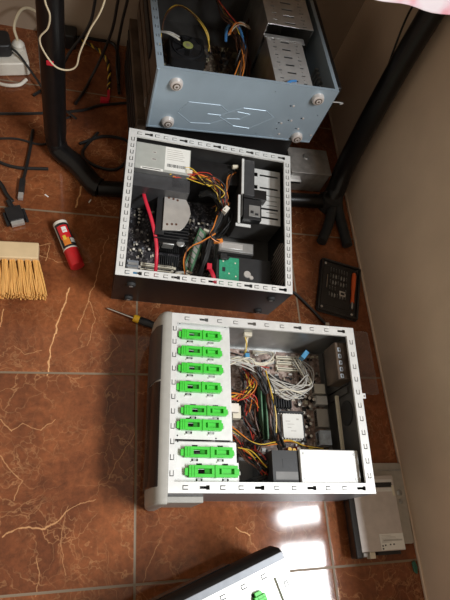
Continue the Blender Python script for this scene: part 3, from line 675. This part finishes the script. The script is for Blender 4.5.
# ------------------------------------------------------------------ dark case lying under the blue one
ub = thing('computer_case', 'dark computer case lying flat under the blue-grey case, mostly hidden', 'computer case', (.005, 1.085, 0), (0, 0, rad(3.6)))
MB().box(0,.425,0,.40,.0,.186,'blackpaint').build('chassis', ub, bevel=.002)
mb = MB(); mb.box(-.028,0,.005,.395,.0,.185,'dust_reflect'); 
for i in range(4): mb.box(-.031,-.028,.02,.38,.03+i*.036,.05+i*.036,'black')
lab(mb.build('front_bezel', ub, bevel=.003),'brown slatted front')  # plain brown front with black slats

# ------------------------------------------------------------------ blue-grey case on top, bottom panel towards us
BL, BD, BH = .468, .42, .189
bc = thing('computer_case', 'blue-grey computer case at the top, its bottom with four round feet facing out', 'computer case', (-.001, 1.059, .195), (0, rad(.8), rad(3.6)))
mb = MB(); t = .0016
mb.box(0,BL,.002,BD,0,.003,'steeldark'); mb.box(0,BL,BD-t,BD,.003,BH,'steeldark'); mb.box(0,t,.002,BD,.003,BH-.002,'dust_reflect'); mb.box(BL-t,BL,.002,BD,.003,BH-.002,'bluegrey')
mb.box(-.003,0,.03,.40,.02,.06,'dust_reflect'); mb.box(-.003,0,.03,.40,.075,.11,'dust_reflect'); mb.box(-.004,0,.10,.35,.125,.16,'black'); mb.box(-.006,0,.035,.05,.03,.05,'steelgrey')  # brown on this side: the reflection there, put into the colour
mb.build('chassis', bc, smooth=False)
mb = MB(); mb.m = Matrix(((1,0,0,0),(0,0,-1,.002),(0,1,0,0),(0,0,0,1)))      # local (x,z) -> panel
hl = [(.357,.362,.120,.125),(.371,.376,.071,.076),(.348,.353,.058,.063),(.349,.354,.036,.041),(.404,.409,.083,.088),(.404,.409,.044,.049),(.300,.303,.010,.013),(.360,.363,.018,.021),(.452,.455,.026,.029),(.446,.449,.1,.103),(.30,.303,.160,.163)]
mb.plate(0,BL,0,BH-.001,0,.002,hl,'bluegrey'); bpn = mb.build('bottom_panel', bc, smooth=False)
for x,z in ((.362,.124),(.376,.074),(.352,.061),(.361,.021),(.406,.086),(.408,.047),(.455,.028)): MB().lathe([(.0032,0),(.0026,.0012)],'footring',12,(x+.006,.0002,z),(0,-1,0)).build('rivet', bpn)
emb = MB()
def ridge(pts):
    for (x0,z0),(x1,z1) in zip(pts[:-1],pts[1:]): emb.tube([(x0,.0002,z0),(x1,.0002,z1)],.0014,'bluegrey',6,1,.0007)
ridge([(.072,.060),(.094,.098),(.176,.099),(.205,.079),(.186,.066)]); ridge([(.072,.060),(.112,.029),(.165,.033),(.205,.057),(.240,.060)])
ridge([(.205,.079),(.238,.099),(.300,.098),(.330,.078),(.275,.031),(.228,.034),(.180,.062)]); ridge([(.150,.066),(.186,.066)]); ridge([(.226,.084),(.262,.080),(.240,.060)])
emb.build('embossed_line', bpn)
ed = MB(); ed.tube([(.004,.0,.004),(.004,.0,BH-.004)],.003,'bluegrey',6,1); ed.box(0,BL,-.001,.0,0,.004,'bluegrey'); ed.build('folded_edge', bpn)
for x,z in ((.052,.150),(.053,.026),(.421,.159),(.421,.018)):
    mb = MB().lathe([(.0165,0),(.0165,.003),(.0145,.010),(.0120,.0115)], 'footring', 28, (x,0,z), (0,-1,0)); ft = mb.build('foot', bc)
    mb = MB().lathe([(.0095,0),(.0092,.0012),(.0075,.0014)], 'dust_reflect', 20, (x,-.0115,z), (0,-1,0)); mb.lathe([(.0070,0),(.0065,.0012)], 'footring', 16, (x,-.0127,z), (0,-1,0)); mb.lathe([(.0030,0),(.0026,.0006)], 'dust_reflect', 12, (x,-.0139,z), (0,-1,0)); mb.build('foot_pad', ft)
rb = MB(); hn = []
def bseq(a,b,y,axis,n):
    o = []
    for i in range(n): o += u_holes(a+(i+.5)*(b-a)/n, y, axis=axis)
    return o
rb.plate(0,BL,0,.007,BH-.0015,BH,[], 'bluegrey'); rb.plate(0,.017,.007,BD,BH-.0015,BH,bseq(.03,.4,.009,1,12),'bluegrey'); rb.plate(BL-.010,BL,.007,BD,BH-.0015,BH,[],'bluegrey'); rb.plate(0,BL,BD-.02,BD,BH-.0015,BH,[],'bluegrey')
rb.build('rim', bc, smooth=False)
bm = MB().box(.02,.285,.02,.33,.008,.0105,'pcb_old').build('motherboard', bc, smooth=False)
components(bm,.025,.28,.02,.32,.0105,240,21,('chip','olive','dust_reflect','steeldark','dust_reflect'),.014,.002,.012)
fan = MB(); fan.rbox(.075,.175,.205,.300,.0105,.05,'black',.01); fan.lathe([(.044,0),(.044,.004),(.040,.004),(.040,.001)],'chip',32,(.125,.255,.05)); fan = fan.build('cpu_cooler', bm)
mb = MB()
for k in range(7):
    a = k*2*math.pi/7; ca,sa = math.cos(a),math.sin(a); mb.m = Matrix.Translation((.125,.255,.052)) @ Matrix.Rotation(a,4,'Z') @ Matrix.Rotation(rad(25),4,'X'); mb.box(.014,.038,-.010,.010,0,.0015,'black')
mb.build('fan_blade', fan)
mb = MB().lathe([(.017,0),(.016,.008)],'black',24,(.125,.255,.05)); mb.lathe([(.0145,0),(.0145,.0005)],'lime',24,(.125,.255,.058)); mb.lathe([(.006,0),(.006,.0003)],'olive',16,(.125,.255,.0585)); lab(mb.build('sticker_hub', fan),'fan hub with lime-green round sticker')
wires(bc,'cable',[(.045,.24,.06),(.055,.30,.10),(.09,.325,.12),(.13,.30,.12),(.17,.265,.10),(.185,.24,.06)],3,.003,['w_yellow','w_olive'] if False else ['w_yellow','w_brown'],.002,41)
wires(bc,'cable',[(.185,.41,.16),(.195,.36,.15),(.215,.31,.13),(.25,.28,.12),(.265,.23,.09),(.25,.15,.05)],10,.010,['w_brown','w_yellow','w_brown','w_black','w_brown','w_red'],.0013,42)
wires(bc,'cable',[(.235,.10,.05),(.255,.17,.09),(.262,.23,.11),(.255,.29,.10),(.27,.33,.08)],16,.016,['w_brown','w_black','w_brown','w_orange','w_brown','w_black'],.0015,43)
wires(bc,'cable',[(.275,.22,.10),(.262,.265,.12),(.245,.29,.12),(.228,.28,.11),(.225,.25,.09)],5,.003,['w_blue'],.0022,44)
wires(bc,'cable',[(.225,.24,.12),(.245,.27,.13),(.27,.295,.12),(.30,.31,.10)],4,.004,['w_white','w_orange'],.0016,45)
wires(bc,'cable',[(.03,.27,.07),(.06,.255,.09),(.095,.245,.08)],4,.006,['w_white','w_grey'],.002,46)
wires(bc,'cable',[(.27,.10,.05),(.285,.2,.06),(.30,.3,.05),(.33,.38,.08)],8,.016,['w_black','w_brown'],.002,47)
wires(bc,'cable',[(.325,.020,.162),(.345,.034,.168),(.362,.045,.166),(.368,.052,.158)],3,.003,['w_blue'],.0022,48)
mb = MB().box(.02,.06,.012,.05,.03,.10,'steelgrey'); mb.box(.05,.075,.01,.05,.05,.11,'dust_reflect'); mb.build('port_block', bc, bevel=.001)
# drive cages
def cage(x0,x1,y0,y1,z0,z1,n,name):
    hl = []; w = x1-x0
    for i in range(n):
        y = y0+(i+.5)*(y1-y0)/n; hl += [(x0+w*.38,x0+w*.62,y-.003,y+.003),(x0+w*.14,x0+w*.24,y+.004,y+.008),(x0+w*.76,x0+w*.86,y-.008,y-.004)]
    mb = MB().plate(x0,x1,y0,y1,z1-.0015,z1,hl,'steelshelf'); mb.box(x0,x0+.0015,y0,y1,z0,z1-.0015,'steelgrey'); mb.box(x1-.0015,x1,y0,y1,z0,z1-.0015,'steelgrey'); mb.box(x0,x1,y1-.0015,y1,z0,z1-.0015,'steelgrey')
    o = mb.build(name, bc, smooth=False); s = MB()
    for i in range(n):
        y = y0+(i+.5)*(y1-y0)/n
        for fx in (.2,.8): s.lathe([(.0022,0),(.0018,.0006)],'steelgrey',8,(x0+w*fx,y+(-.006 if fx < .5 else .006),z1))
    s.build('rivet', o); return o
cage(.312,.415,.008,.205,.02,.160,7,'drive_cage')
cage(.314,.448,.228,.418,.02,.182,7,'optical_drive_cage')
mb = MB().box(.312,.43,.205,.228,.150,.1515,'steelshelf'); mb.build('cage_bridge', bc, smooth=False)
mb = MB()
for i in range(7): mb.box(.455,.466,.040+i*.016,.046+i*.016,.06,.135,'steelgrey')
mb.build('front_vent', bc, smooth=False)
mb = MB().box(BL,BL+.018,.02,.41,.006,.182,'blackpaint'); mb.build('front_bezel', bc, bevel=.004)
mb = MB().tube([(BL+.0,.004,.150),(BL+.02,.003,.152),(BL+.03,.001,.152),(BL+.02,-.002,.150)],.002,'steelgrey',6,4); mb.build('bent_tab', bc)

# ------------------------------------------------------------------ desk
dk = thing('desk', 'desk frame of thick black tubes standing over the upper cases', 'desk', (0, 0, 0))
rr = .0218
MB().cyl((-.112,.976,rr),(.585,1.016,rr),rr,'pipe',24).build('rail', dk)
MB().tube([(-.232,1.104,.55),(-.232,1.104,.10),(-.229,1.100,.040),(-.216,1.086,rr),(-.17,1.045,rr),(-.125,.988,rr),(-.108,.978,rr)],.0275,'pipe',20,6).build('leg', dk)
lg = MB().cyl((-.232,1.104,.08),(-.232,1.104,.70),.029,'pipe',24).build('leg', dk)
mb = MB(); mb.m = Matrix.Translation((-.234,1.0745,.332)); mb.rbox(-.008,.008,-.0006,.0012,-.006,.006,'redcable',.0005); lab(mb.build('sticker', lg),'small red sticker')
MB().tube([(.632,1.185,.70),(.622,1.15,.45),(.615,1.09,.15),(.612,1.05,.06),(.600,1.022,.030),(.575,1.0155,rr)],.030,'pipe',20,8).build('leg', dk)
MB().tube([(.612,1.03,.05),(.598,.985,.030),(.575,.92,.020),(.548,.868,.017)],.0155,'rubber',14,6).build('foot', dk)
MB().tube([(.614,1.03,.05),(.618,.985,.030),(.628,.92,.020),(.634,.862,.017)],.0155,'rubber',14,6).build('foot', dk)
MB().cyl((.594,1.012,.001),(.594,1.012,.05),.03,'rubber',20).build('joint', dk)
dt = MB(); dt.prism([(-.42,.990),(.668,.990),(.668,1.575),(-.42,1.575)],.70,.724,'wood'); dt.build('tabletop', dk, bevel=.003)
# tablecloth: sheet over the top that drops a little over the front edge
tb = MB(); nx, ny = 60, 40; vs = []
for j in range(ny+1):
    for i in range(nx+1):
        x = -.40+1.065*i/nx; t = j/ny; y = .964+(1.57-.964)*t**1.8
        z = .7265
        if y < .985: z -= .030*((.985-y)/.021)**1.2+.0025*math.sin(x*55)*(.985-y)/.021
        vs.append((x,y,z))
fs = [(j*(nx+1)+i,j*(nx+1)+i+1,(j+1)*(nx+1)+i+1,(j+1)*(nx+1)+i) for j in range(ny) for i in range(nx)]
tb.add(vs, fs, 'cloth'); tc = tb.build('tablecloth', None, angle=80)
sm = tc.modifiers.new('thick','SOLIDIFY'); sm.thickness = .0015; sm.offset = 1
tag(tc, 'pink and white floral cloth hanging over the desk edge, top right corner', 'tablecloth')

# ------------------------------------------------------------------ grey metal box beside the desk leg
gb = thing('metal_box', 'small grey metal box on the floor between blue-grey case and desk leg', 'box', (.45,1.062,0), (0,0,rad(2)))
MB().box(0,.128,0,.092,.002,.088,'greybox').build('body', gb, bevel=.002)
mb = MB().box(-.003,.130,-.003,.094,.0885,.0905,'greybox'); mb.lathe([(.012,0),(.009,.004)],'steelgrey',16,(.055,.06,.0905)); mb.build('lid', gb, bevel=.001)
mb = MB().rbox(.004,.04,-.012,-.0005,.05,.058,'chrome',.003); mb.build('latch', gb)

# ------------------------------------------------------------------ small tools
def place(o, x, y, ang): o.location = (x,y,0); o.rotation_euler = (0,0,ang)
# glue stick (axis from white end to red cap)
a = Vector((-.2035,.849,.0)); b2_ = Vector((-.153,.727,0)); ax = (b2_-a); ga = math.atan2(ax.y,ax.x); GL = ax.length
gs = thing('glue_stick', 'red capped glue stick with printed label, lying on the floor tile', 'glue stick', (a.x,a.y,.0185), (0,0,ga))
r = .0183
MB().lathe([(r*.9,0),(r,.002),(r,GL*.62)],'black',32,(0,0,0),(1,0,0)).build('tube', gs)
lab(MB().lathe([(r*.86,-.004),(r*1.02,-.002),(r*1.02,.006)],'white',32,(0,0,0),(1,0,0)).build('turning_base', gs),'white turning base')
lab(MB().lathe([(r*1.02,GL*.63),(r*1.03,GL*.95),(r*.97,GL)],'red',32,(0,0,0),(1,0,0)).build('cap', gs),'red cap')
lab(MB().lathe([(r*1.05,GL*.605),(r*1.05,GL*.63)],'white',32,(0,0,0),(1,0,0)).build('collar', gs),'white ring')
def wrap(mb, x0,x1,a0,a1,rr_,mt):
    n = 10; vs = []; fs = []
    for k in range(n+1):
        t = rad(a0+(a1-a0)*k/n)
        for x in (x0,x1):
            for q in (rr_-.0006, rr_): vs.append((x, -q*math.sin(t), q*math.cos(t)))
    for k in range(n):
        o = 4*k; fs += [(o+1,o+3,o+7,o+5),(o,o+4,o+6,o+2),(o,o+1,o+5,o+4),(o+2,o+6,o+7,o+3)]
    mb.add(vs, fs, mt)
mb = MB(); wrap(mb,.014,GL*.40,-38,48,r+.0008,'red'); wrap(mb,GL*.40,GL*.56,-15,40,r+.0008,'w_orange'); wrap(mb,GL*.42,GL*.52,-60,-20,r+.0010,'w_grey'); wrap(mb,.02,GL*.28,-20,15,r+.0012,'paper'); wrap(mb,.03,GL*.24,-12,8,r+.0014,'red')
wrap(mb,.008,GL*.60,66,78,r+.0008,'paper'); wrap(mb,GL*.34,GL*.44,6,30,r+.0011,'w_yellow')
lab(mb.build('label', gs),'red and orange printed label')
# brush
bs = thing('dust_brush', 'wooden hand brush with straw coloured bristles at the left edge', 'brush', (-.335,.735,0), (0,0,rad(2)))
mb = MB().rbox(-.14,.088,-.012,.034,.018,.048,'wood',.004); mb.build('wooden_block', bs, bevel=.003)
rnd = random.Random(9); mb = MB()
for row in range(4):
    for k in range(13):
        bx = -.132+k*.0177; by = -.010+row*.005
        for q in range(17):
            f_ = q/16-.5; x0 = bx+f_*.009; ex = bx*1.10+.010+f_*.021+rnd.uniform(-.002,.002)
            mb.tube([(x0,by,.036-row*.004+rnd.uniform(-.002,.002)),((x0+ex)/2,by-.040,.034-row*.008+rnd.uniform(-.002,.002)),(ex,-.098+rnd.uniform(-.006,.004),.026-row*.0075+rnd.uniform(-.003,.003))],.0016,'straw',5,2)
br_ = mb.build('bristles', bs); br_['kind'] = 'stuff'
# screwdriver
a = Vector((-.076,.619,.0)); b_ = Vector((.045,.5745,0)); an = math.atan2(b_.y-a.y,b_.x-a.x)
sd = thing('screwdriver', 'screwdriver with black and yellow handle beside the silver case corner', 'screwdriver', (a.x,a.y,.011), (0,0,an))
MB().lathe([(.0009,0),(.0024,.006),(.0024,.075)],'chrome',12,(0,0,-.001),(1,0,0)).build('shaft', sd)
MB().lathe([(.006,.084),(.0095,.088),(.0105,.105),(.009,.118),(.0105,.135),(.010,.150),(.006,.156)],'black',20,(0,0,0),(1,0,0)).build('handle', sd)
lab(MB().lathe([(.0065,.070),(.009,.072),(.0098,.080),(.0092,.086)],'yellow',20,(0,0,0),(1,0,0)).build('grip_ring', sd),'yellow band at the neck of the handle')
# bit set tray
tr = thing('bit_set_tray', 'charcoal tray of small tool bits with an orange handle, by the wall', 'tool tray', (.505,.648,.0), (0,0,rad(-14)))
TW, TD = .122, .172
mb = MB().rbox(-.004,TW+.004,-.004,TD+.004,.0,.006,'traycase',.010); mb.plate(.006,TW-.006,.006,TD-.006,.006,.009,[(.096,.111,.02,.155)],'traycase')
for x0,x1,y0,y1 in ((-.002,.004,.0,TD),(TW-.004,TW+.002,.0,TD),(.004,TW-.004,-.002,.004),(.004,TW-.004,TD-.004,TD+.002)): mb.box(x0,x1,y0,y1,.006,.014,'traycase')
mb.build('tray', tr, bevel=.0015)
mb = MB(); mb.lathe([(.0050,0),(.0072,.01),(.0066,.05),(.0046,.075),(.0056,.10)],'orange',16,(.1035,.150,.011),(0,-1,0)); mb.lathe([(.003,0),(.003,.02)],'alum',10,(.1035,.05,.011),(0,-1,0)); lab(mb.build('screwdriver_handle', tr),'orange driver handle')
rnd = random.Random(5)
for row in range(5):
    for k in range(7):
        x = .030+k*.0085; y = .135-row*.021
        if row == 3 and 2 < k < 6: continue
        mb = MB().box(x-.0016,x+.0016,y,y+.010,.009,.0125,'steelgrey' if (k*row) % 3 else 'steeldark'); mb.box(x-.0006,x+.0006,y+.010,y+.014,.009,.011,'steelgrey'); mb.build('bit', tr, smooth=False)
mb = MB(); mb.cyl((.020,.075,.0115),(.020,.12,.0115),.0014,'chrome',8); mb.build('long_bit', tr)
mb = MB().plate(.062,.082,.062,.078,.009,.0105,[(.066,.078,.066,.074)],'alum'); mb.build('clip', tr, smooth=False)
mb = MB()
for x,y in ((.012,.160),(.012,.012),(.105,.012)): mb.lathe([(.004,0),(.003,.001)],'alum',12,(x,y,.009))
mb.build('stud', tr)
# tweezer-like bent wire
mb = MB().tube([(.640,.770,.016),(.652,.778,.012),(.660,.782,.008),(.664,.794,.006)],.0016,'steeldark',7,5); mb.tube([(.652,.778,.012),(.657,.770,.008),(.663,.767,.006)],.0015,'steeldark',7,5)
tag(mb.build('bent_clip', None), 'small dark bent wire clip between the tool tray and wall', 'clip')

# ------------------------------------------------------------------ optical drive on a steel plate
pd = thing('steel_plate', 'flat grey steel side plate on the floor under the optical drive', 'metal plate', (.500,.040,0), (0,0,rad(-1.5)))
mb = MB().rbox(.0,.162,.0,.186,.010,.014,'plategrey',.006); mb.box(.002,.160,.002,.006,.0,.010,'plategrey'); mb.box(.002,.160,.18,.184,.0,.010,'plategrey'); mb.box(.156,.160,.006,.18,0,.010,'plategrey'); mb.build('sheet', pd, bevel=.001)
for y,q in ((.115,.008),(.095,.006)): MB().lathe([(q,0),(q*.75,.0015)],'steelgrey',20,(.146,y,.014)).build('stamped_boss', pd)
MB().box(.095,.158,.167,.170,.014,.0152,'steelgrey').build('fold_line', pd)
od = thing('optical_drive', 'grey optical disc drive with a paper label, lying beside the wall', 'disc drive', (.506,.026,.0145), (0,0,rad(-.6)))
mb = MB().box(0,.113,0,.165,.0,.027,'drivegrey'); mb.build('body', od, bevel=.0012)
mb = MB().box(.050,.108,.128,.136,.027,.0278,'steel'); mb.box(.055,.108,.150,.156,.027,.0278,'steel'); mb.box(.050,.106,.138,.149,.027,.0274,'black'); mb.box(.104,.110,.118,.142,.027,.029,'ivory'); mb.build('slot', od, smooth=False)
lb = label_sheet(od, .050,.112,.002,.036,.0275, 13, mt='paper', bar=False)
mb = MB().box(.058,.108,.020,.0235,.0279,.0281,'w_grey'); 
for x,y in ((.055,.011),(.055,.005),(.062,.012),(.075,.013),(.084,.013)): mb.cbox(x,y,.0279,.004,.003,.0002,'ink')
mb.build('print', lb, smooth=False)
lab(MB().box(-.016,-.0005,-.012,.180,.0,.030,'blackgloss').build('front_bezel', od, bevel=.002),'glossy black long side bezel')
mb = MB(); mb.box(.006,.018,-.010,-.0005,.004,.020,'steelgrey'); mb.box(.022,.036,-.014,-.0005,.004,.022,'ivory'); mb.box(.045,.105,-.008,-.0005,.004,.018,'black'); mb.build('rear_socket', od, bevel=.001)

# ------------------------------------------------------------------ bits on the floor
gsr = MB().prism([(.652,-.004),(.660,.000),(.665,-.014),(.661,-.030),(.653,-.024)],0,.006,'greenscrap'); tag(gsr.build('plastic_scrap', None, bevel=.002), 'small green plastic scrap against the wall foot', 'scrap')
for i,(x,y,w,d,an,lb_) in enumerate(((-.246,.949,.012,.003,-35,'thin white paper shred on the tile above the glue stick'),(-.122,1.002,.003,.011,-20,'white paper shred against the left end of the black rail'))):
    mb = MB(); mb.m = Matrix.Translation((x,y,.0005)) @ Matrix.Rotation(rad(an),4,'Z') ; mb.box(-w/2,w/2,-d/2,d/2,0,.001,'paper')
    if i == 1: mb = MB(); mb.m = Matrix.Translation((-.132,.945,.0005)) @ Matrix.Rotation(rad(-25),4,'Z'); mb.box(-.0015,.0015,-.006,.006,0,.001,'paper'); lb_ = 'white paper shred just in front of the black rail'
    tag(mb.build('paper_shred', None), lb_, 'paper', 'paper shreds on the floor')
mb = MB().rbox(.585,.652,.402,.585,.0,.006,'clear',.006); 
tag(mb.build('clear_plastic_cover', None, bevel=.001), 'see-through plastic cover on the tiles between silver case and wall', 'plastic cover')

# ------------------------------------------------------------------ power strip, plugs, cords
ps = thing('power_strip', 'white power strip on the floor at the upper left', 'power strip', (-.326,1.385,0), (0,0,rad(15)))
mb = MB().rbox(-.22,0,0,.088,0,.045,'white',.008); mb.build('body', ps, bevel=.004)
for x in (-.035,-.095,-.155):
    mb = MB().lathe([(.021,0),(.021,.0008),(.018,.0008),(.018,.0003)],'white',24,(x,.044,.045)); mb.cyl((x-.006,.044,.045),(x-.006,.044,.0463),.003,'ink',10); mb.cyl((x+.006,.044,.045),(x+.006,.044,.0463),.003,'ink',10); mb.build('socket', ps)
pw = tag(MB().build('x') if False else thing('plug', 'white plug on the power strip with a cream cord', 'plug', (-.362,1.440,.0468)), 'white plug on the power strip with a cream cord', 'plug')
MB().lathe([(.017,0),(.018,.014),(.012,.022),(.006,.026)],'white',20).build('body', pw)
MB().tube([(0,0,.024),(-.010,.028,.05),(.006,.075,.07),(.035,.100,.06),(.07,.105,.02),(.09,.108,-.036)],.004,'cream_cord',8,8).build('cord', pw)
pb = thing('plug', 'bulky black plug on the power strip at the left edge', 'plug', (-.413,1.418,.0475), (0,0,rad(15)))
MB().rbox(-.045,.034,-.032,.034,0,.04,'black',.014).build('body', pb, bevel=.004)
MB().tube([(.026,-.01,.02),(.05,-.035,.012),(.085,-.095,-.02),(.11,-.16,-.029),(.17,-.25,-.029)],.0035,'w_black',8,8).build('cord', pb)
def cable(pts, r, mt, label, name='cable', extra=None, cat='cable', group=None):
    mb = MB().tube(pts, r, mt, 8, 8)
    if extra: extra(mb)
    return tag(mb.build(name, None), label, cat, group)
cable([(-.42,1.33,.006),(-.385,1.325,.006),(-.352,1.335,.006),(-.335,1.36,.006)],.005,'white','short white cord curling below the power strip')
# cream cord hanging in front of the left desk leg from the table top
cable([(-.238,1.064,.698),(-.237,1.056,.56),(-.236,1.055,.50),(-.228,1.055,.469),(-.233,1.055,.438),(-.250,1.055,.411),(-.245,1.055,.381),(-.222,1.055,.344),(-.196,1.055,.338),(-.176,1.055,.353),(-.168,1.055,.392),(-.149,1.055,.451),(-.122,1.055,.525),(-.10,1.060,.698)],.0019,'cream_cord','thin cream cord looping down in front of the left desk leg')
for k,(pts,tx) in enumerate((
    ([(-.05,1.42,.698),(-.07,1.42,.40),(-.086,1.42,.274),(-.096,1.42,.179),(-.125,1.42,.069),(-.150,1.40,.012),(-.165,1.355,.006),(-.19,1.29,.006)],'black cord hanging behind the desk leg, ending left of the twisted wire'),
    ([(-.035,1.43,.698),(-.045,1.43,.40),(-.06,1.43,.28),(-.070,1.43,.201),(-.076,1.44,.11),(-.074,1.44,.05),(-.070,1.425,.020),(-.064,1.39,.014)],'black cord hanging down close to the brown slatted case front'),
    ([(-.13,1.41,.698),(-.138,1.41,.40),(-.147,1.41,.261),(-.163,1.41,.181),(-.213,1.41,.087),(-.245,1.39,.02),(-.275,1.345,.006),(-.31,1.30,.006)],'black cord hanging down to the floor beside the left desk leg'))):
    cable(pts,.0042,'w_black',tx)
fz = .0045
cable([(-.47,1.20,fz),(-.36,1.22,fz),(-.27,1.24,fz),(-.17,1.27,fz),(-.12,1.30,fz),(-.03,1.33,fz)],.004,'w_black','black cable running across the floor behind the left desk leg')
cable([(-.45,1.10,fz),(-.38,1.045,fz),(-.33,1.030,fz),(-.285,1.033,fz),(-.248,1.036,.006)],.0045,'w_black','black cable curving along the left edge to the desk leg')
cable([(-.40,1.12,fz),(-.34,1.13,fz),(-.28,1.12,fz),(-.25,1.14,fz),(-.248,1.2,fz),(-.20,1.24,fz)],.003,'w_black','thin black cable looping behind the left desk leg')
def ring(mb): mb.tube([(-.17,1.14,.005),(-.10,1.18,.005),(-.03,1.17,.005),(-.035,1.10,.005),(-.07,1.06,.005),(-.13,1.07,.005),(-.16,1.11,.005),(-.12,1.19,.006)],.0045,'w_black',8,8)
mb = MB(); ring(mb); tag(mb.build('cable', None), 'coiled black cable on the floor behind the black rail', 'cable')
cable([(-.30,1.17,fz),(-.302,1.09,fz),(-.307,1.01,.006),(-.310,.985,.008)],.0045,'w_black','black cable with a silver tipped plug at the left', extra=lambda mb: (mb.box(-.317,-.303,.945,.99,.001,.012,'black'), mb.box(-.316,-.304,.925,.945,.002,.011,'alum')))
def vga(mb):
    mb.m = Matrix.Translation((-.315,.865,0)) @ Matrix.Rotation(rad(22),4,'Z'); mb.rbox(-.020,.020,-.012,.03,.001,.018,'black',.004); mb.box(-.016,.016,-.024,-.012,.004,.013,'alum'); mb.cyl((-.024,-.02,.009),(-.024,.02,.009),.004,'black',10); mb.cyl((.024,-.02,.009),(.024,.02,.009),.004,'black',10); mb.cyl((0,.03,.009),(-.003,.055,.009),.007,'black',10); mb.m = Matrix.Identity(4)
cable([(-.45,1.02,.008),(-.40,1.00,.008),(-.365,.97,.008),(-.345,.935,.008),(-.328,.915,.009)],.0055,'w_black','thick black monitor cable with a wide plug at the left edge', extra=vga)
cable([(-.47,.92,.008),(-.42,.915,.008),(-.388,.89,.008),(-.378,.865,.008),(-.40,.84,.008),(-.46,.83,.008)],.005,'w_black','black cable bent in a loop beside the wide monitor plug')
def redp(mb): mb.rbox(-.118,-.092,1.315,1.33,.001,.012,'redcable',.003); mb.box(-.098,-.090,1.33,1.375,.002,.008,'redcable')
mb = MB(); pts = [(-.19,1.568,.006),(-.155,1.555,.006),(-.125,1.535,.006),(-.102,1.495,.006),(-.094,1.45,.006),(-.094,1.40,.006),(-.095,1.37,.006)]
for k,(mt,ph) in enumerate((('w_yellow',0),('w_black',2.09),('w_brown',4.19))):
    q = []; n = 60
    for i in range(n+1):
        u = i/n*(len(pts)-1); j = min(int(u),len(pts)-2); t = u-j; p = Vector(pts[j]).lerp(Vector(pts[j+1]),t); a = i*.75+ph
        q.append((p.x+.0032*math.cos(a), p.y+.002*math.cos(a), p.z+.0032*math.sin(a)))
    mb.tube(q,.0028,mt,6,1)
redp(mb); tag(mb.build('cable', None), 'twisted yellow and black wire ending in a red plug, behind the desk leg', 'cable')
cable([(.355,.69,.005),(.40,.707,.005),(.44,.697,.005),(.484,.652,.005),(.515,.615,.005),(.528,.60,.005)],.004,'w_black','black cable on the floor between black case and tool tray', extra=lambda mb: mb.box(.523,.534,.598,.606,.001,.009,'alum'))
cable([(.650,1.26,.695),(.648,1.27,.62),(.655,1.30,.50),(.662,1.28,.40),(.662,1.20,.25),(.660,1.17,.15),(.655,1.13,.05),(.65,1.11,.005)],.003,'w_black','thin black cord running down the wall behind the right desk leg')
cable([(-.198,1.545,.035),(-.14,1.560,.026),(-.085,1.568,.014),(-.066,1.50,.007),(-.066,1.42,.007),(-.062,1.36,.007)],.005,'w_black','thick black cable along the foot of the back wall')
mb = MB().rbox(-.30,-.20,1.525,1.575,0,.05,'black',.01); tag(mb.build('power_adapter', None, bevel=.004), 'black power adapter by the back wall behind the left desk leg', 'adapter')

# ------------------------------------------------------------------ light
w = bpy.data.worlds.new('room_light'); S.world = w; w.use_nodes = True
bg = w.node_tree.nodes['Background']; bg.inputs[0].default_value = (1.0, .85, .68, 1); bg.inputs[1].default_value = .33
def area(name, loc, target, sx, sy, power, col):
    l = bpy.data.lights.new(name, 'AREA'); l.shape = 'RECTANGLE'; l.size = sx; l.size_y = sy; l.energy = power; l.color = col
    o = bpy.data.objects.new(name, l); COL.objects.link(o); o.location = loc
    o.rotation_euler = (Vector(target)-Vector(loc)).to_track_quat('-Z','Y').to_euler(); return o
WIN = 135
area('daylight_left_sash', (1.30, -.485, 2.26), (.0, -.485, 2.26), 1.03, .72, WIN*.92, (.95, .98, 1.0))
area('daylight_right_sash', (1.30, .195, 2.26), (.0, .195, 2.26), .09, .72, WIN*.08, (.95, .98, 1.0))

# ------------------------------------------------------------------ camera
cd = bpy.data.cameras.new('camera'); cam = bpy.data.objects.new('camera', cd); COL.objects.link(cam); S.camera = cam
cd.sensor_fit = 'VERTICAL'; cd.sensor_height = 36; cd.lens = 517.2152/600*36; cd.clip_start = .02
Rm = Matrix(((.9650274,-.0520837,-.2569229),(-.0641600,.9033323,-.4241159),(.2541762,.4257676,.8683987)))
cam.matrix_world = Matrix.Translation((-.12452889,.06616643,1.22333587)) @ Rm.to_4x4()
S.view_settings.view_transform = 'Standard'; S.view_settings.look = 'None'; S.view_settings.gamma = 1; S.view_settings.exposure = .25
S.view_settings.use_curve_mapping = False
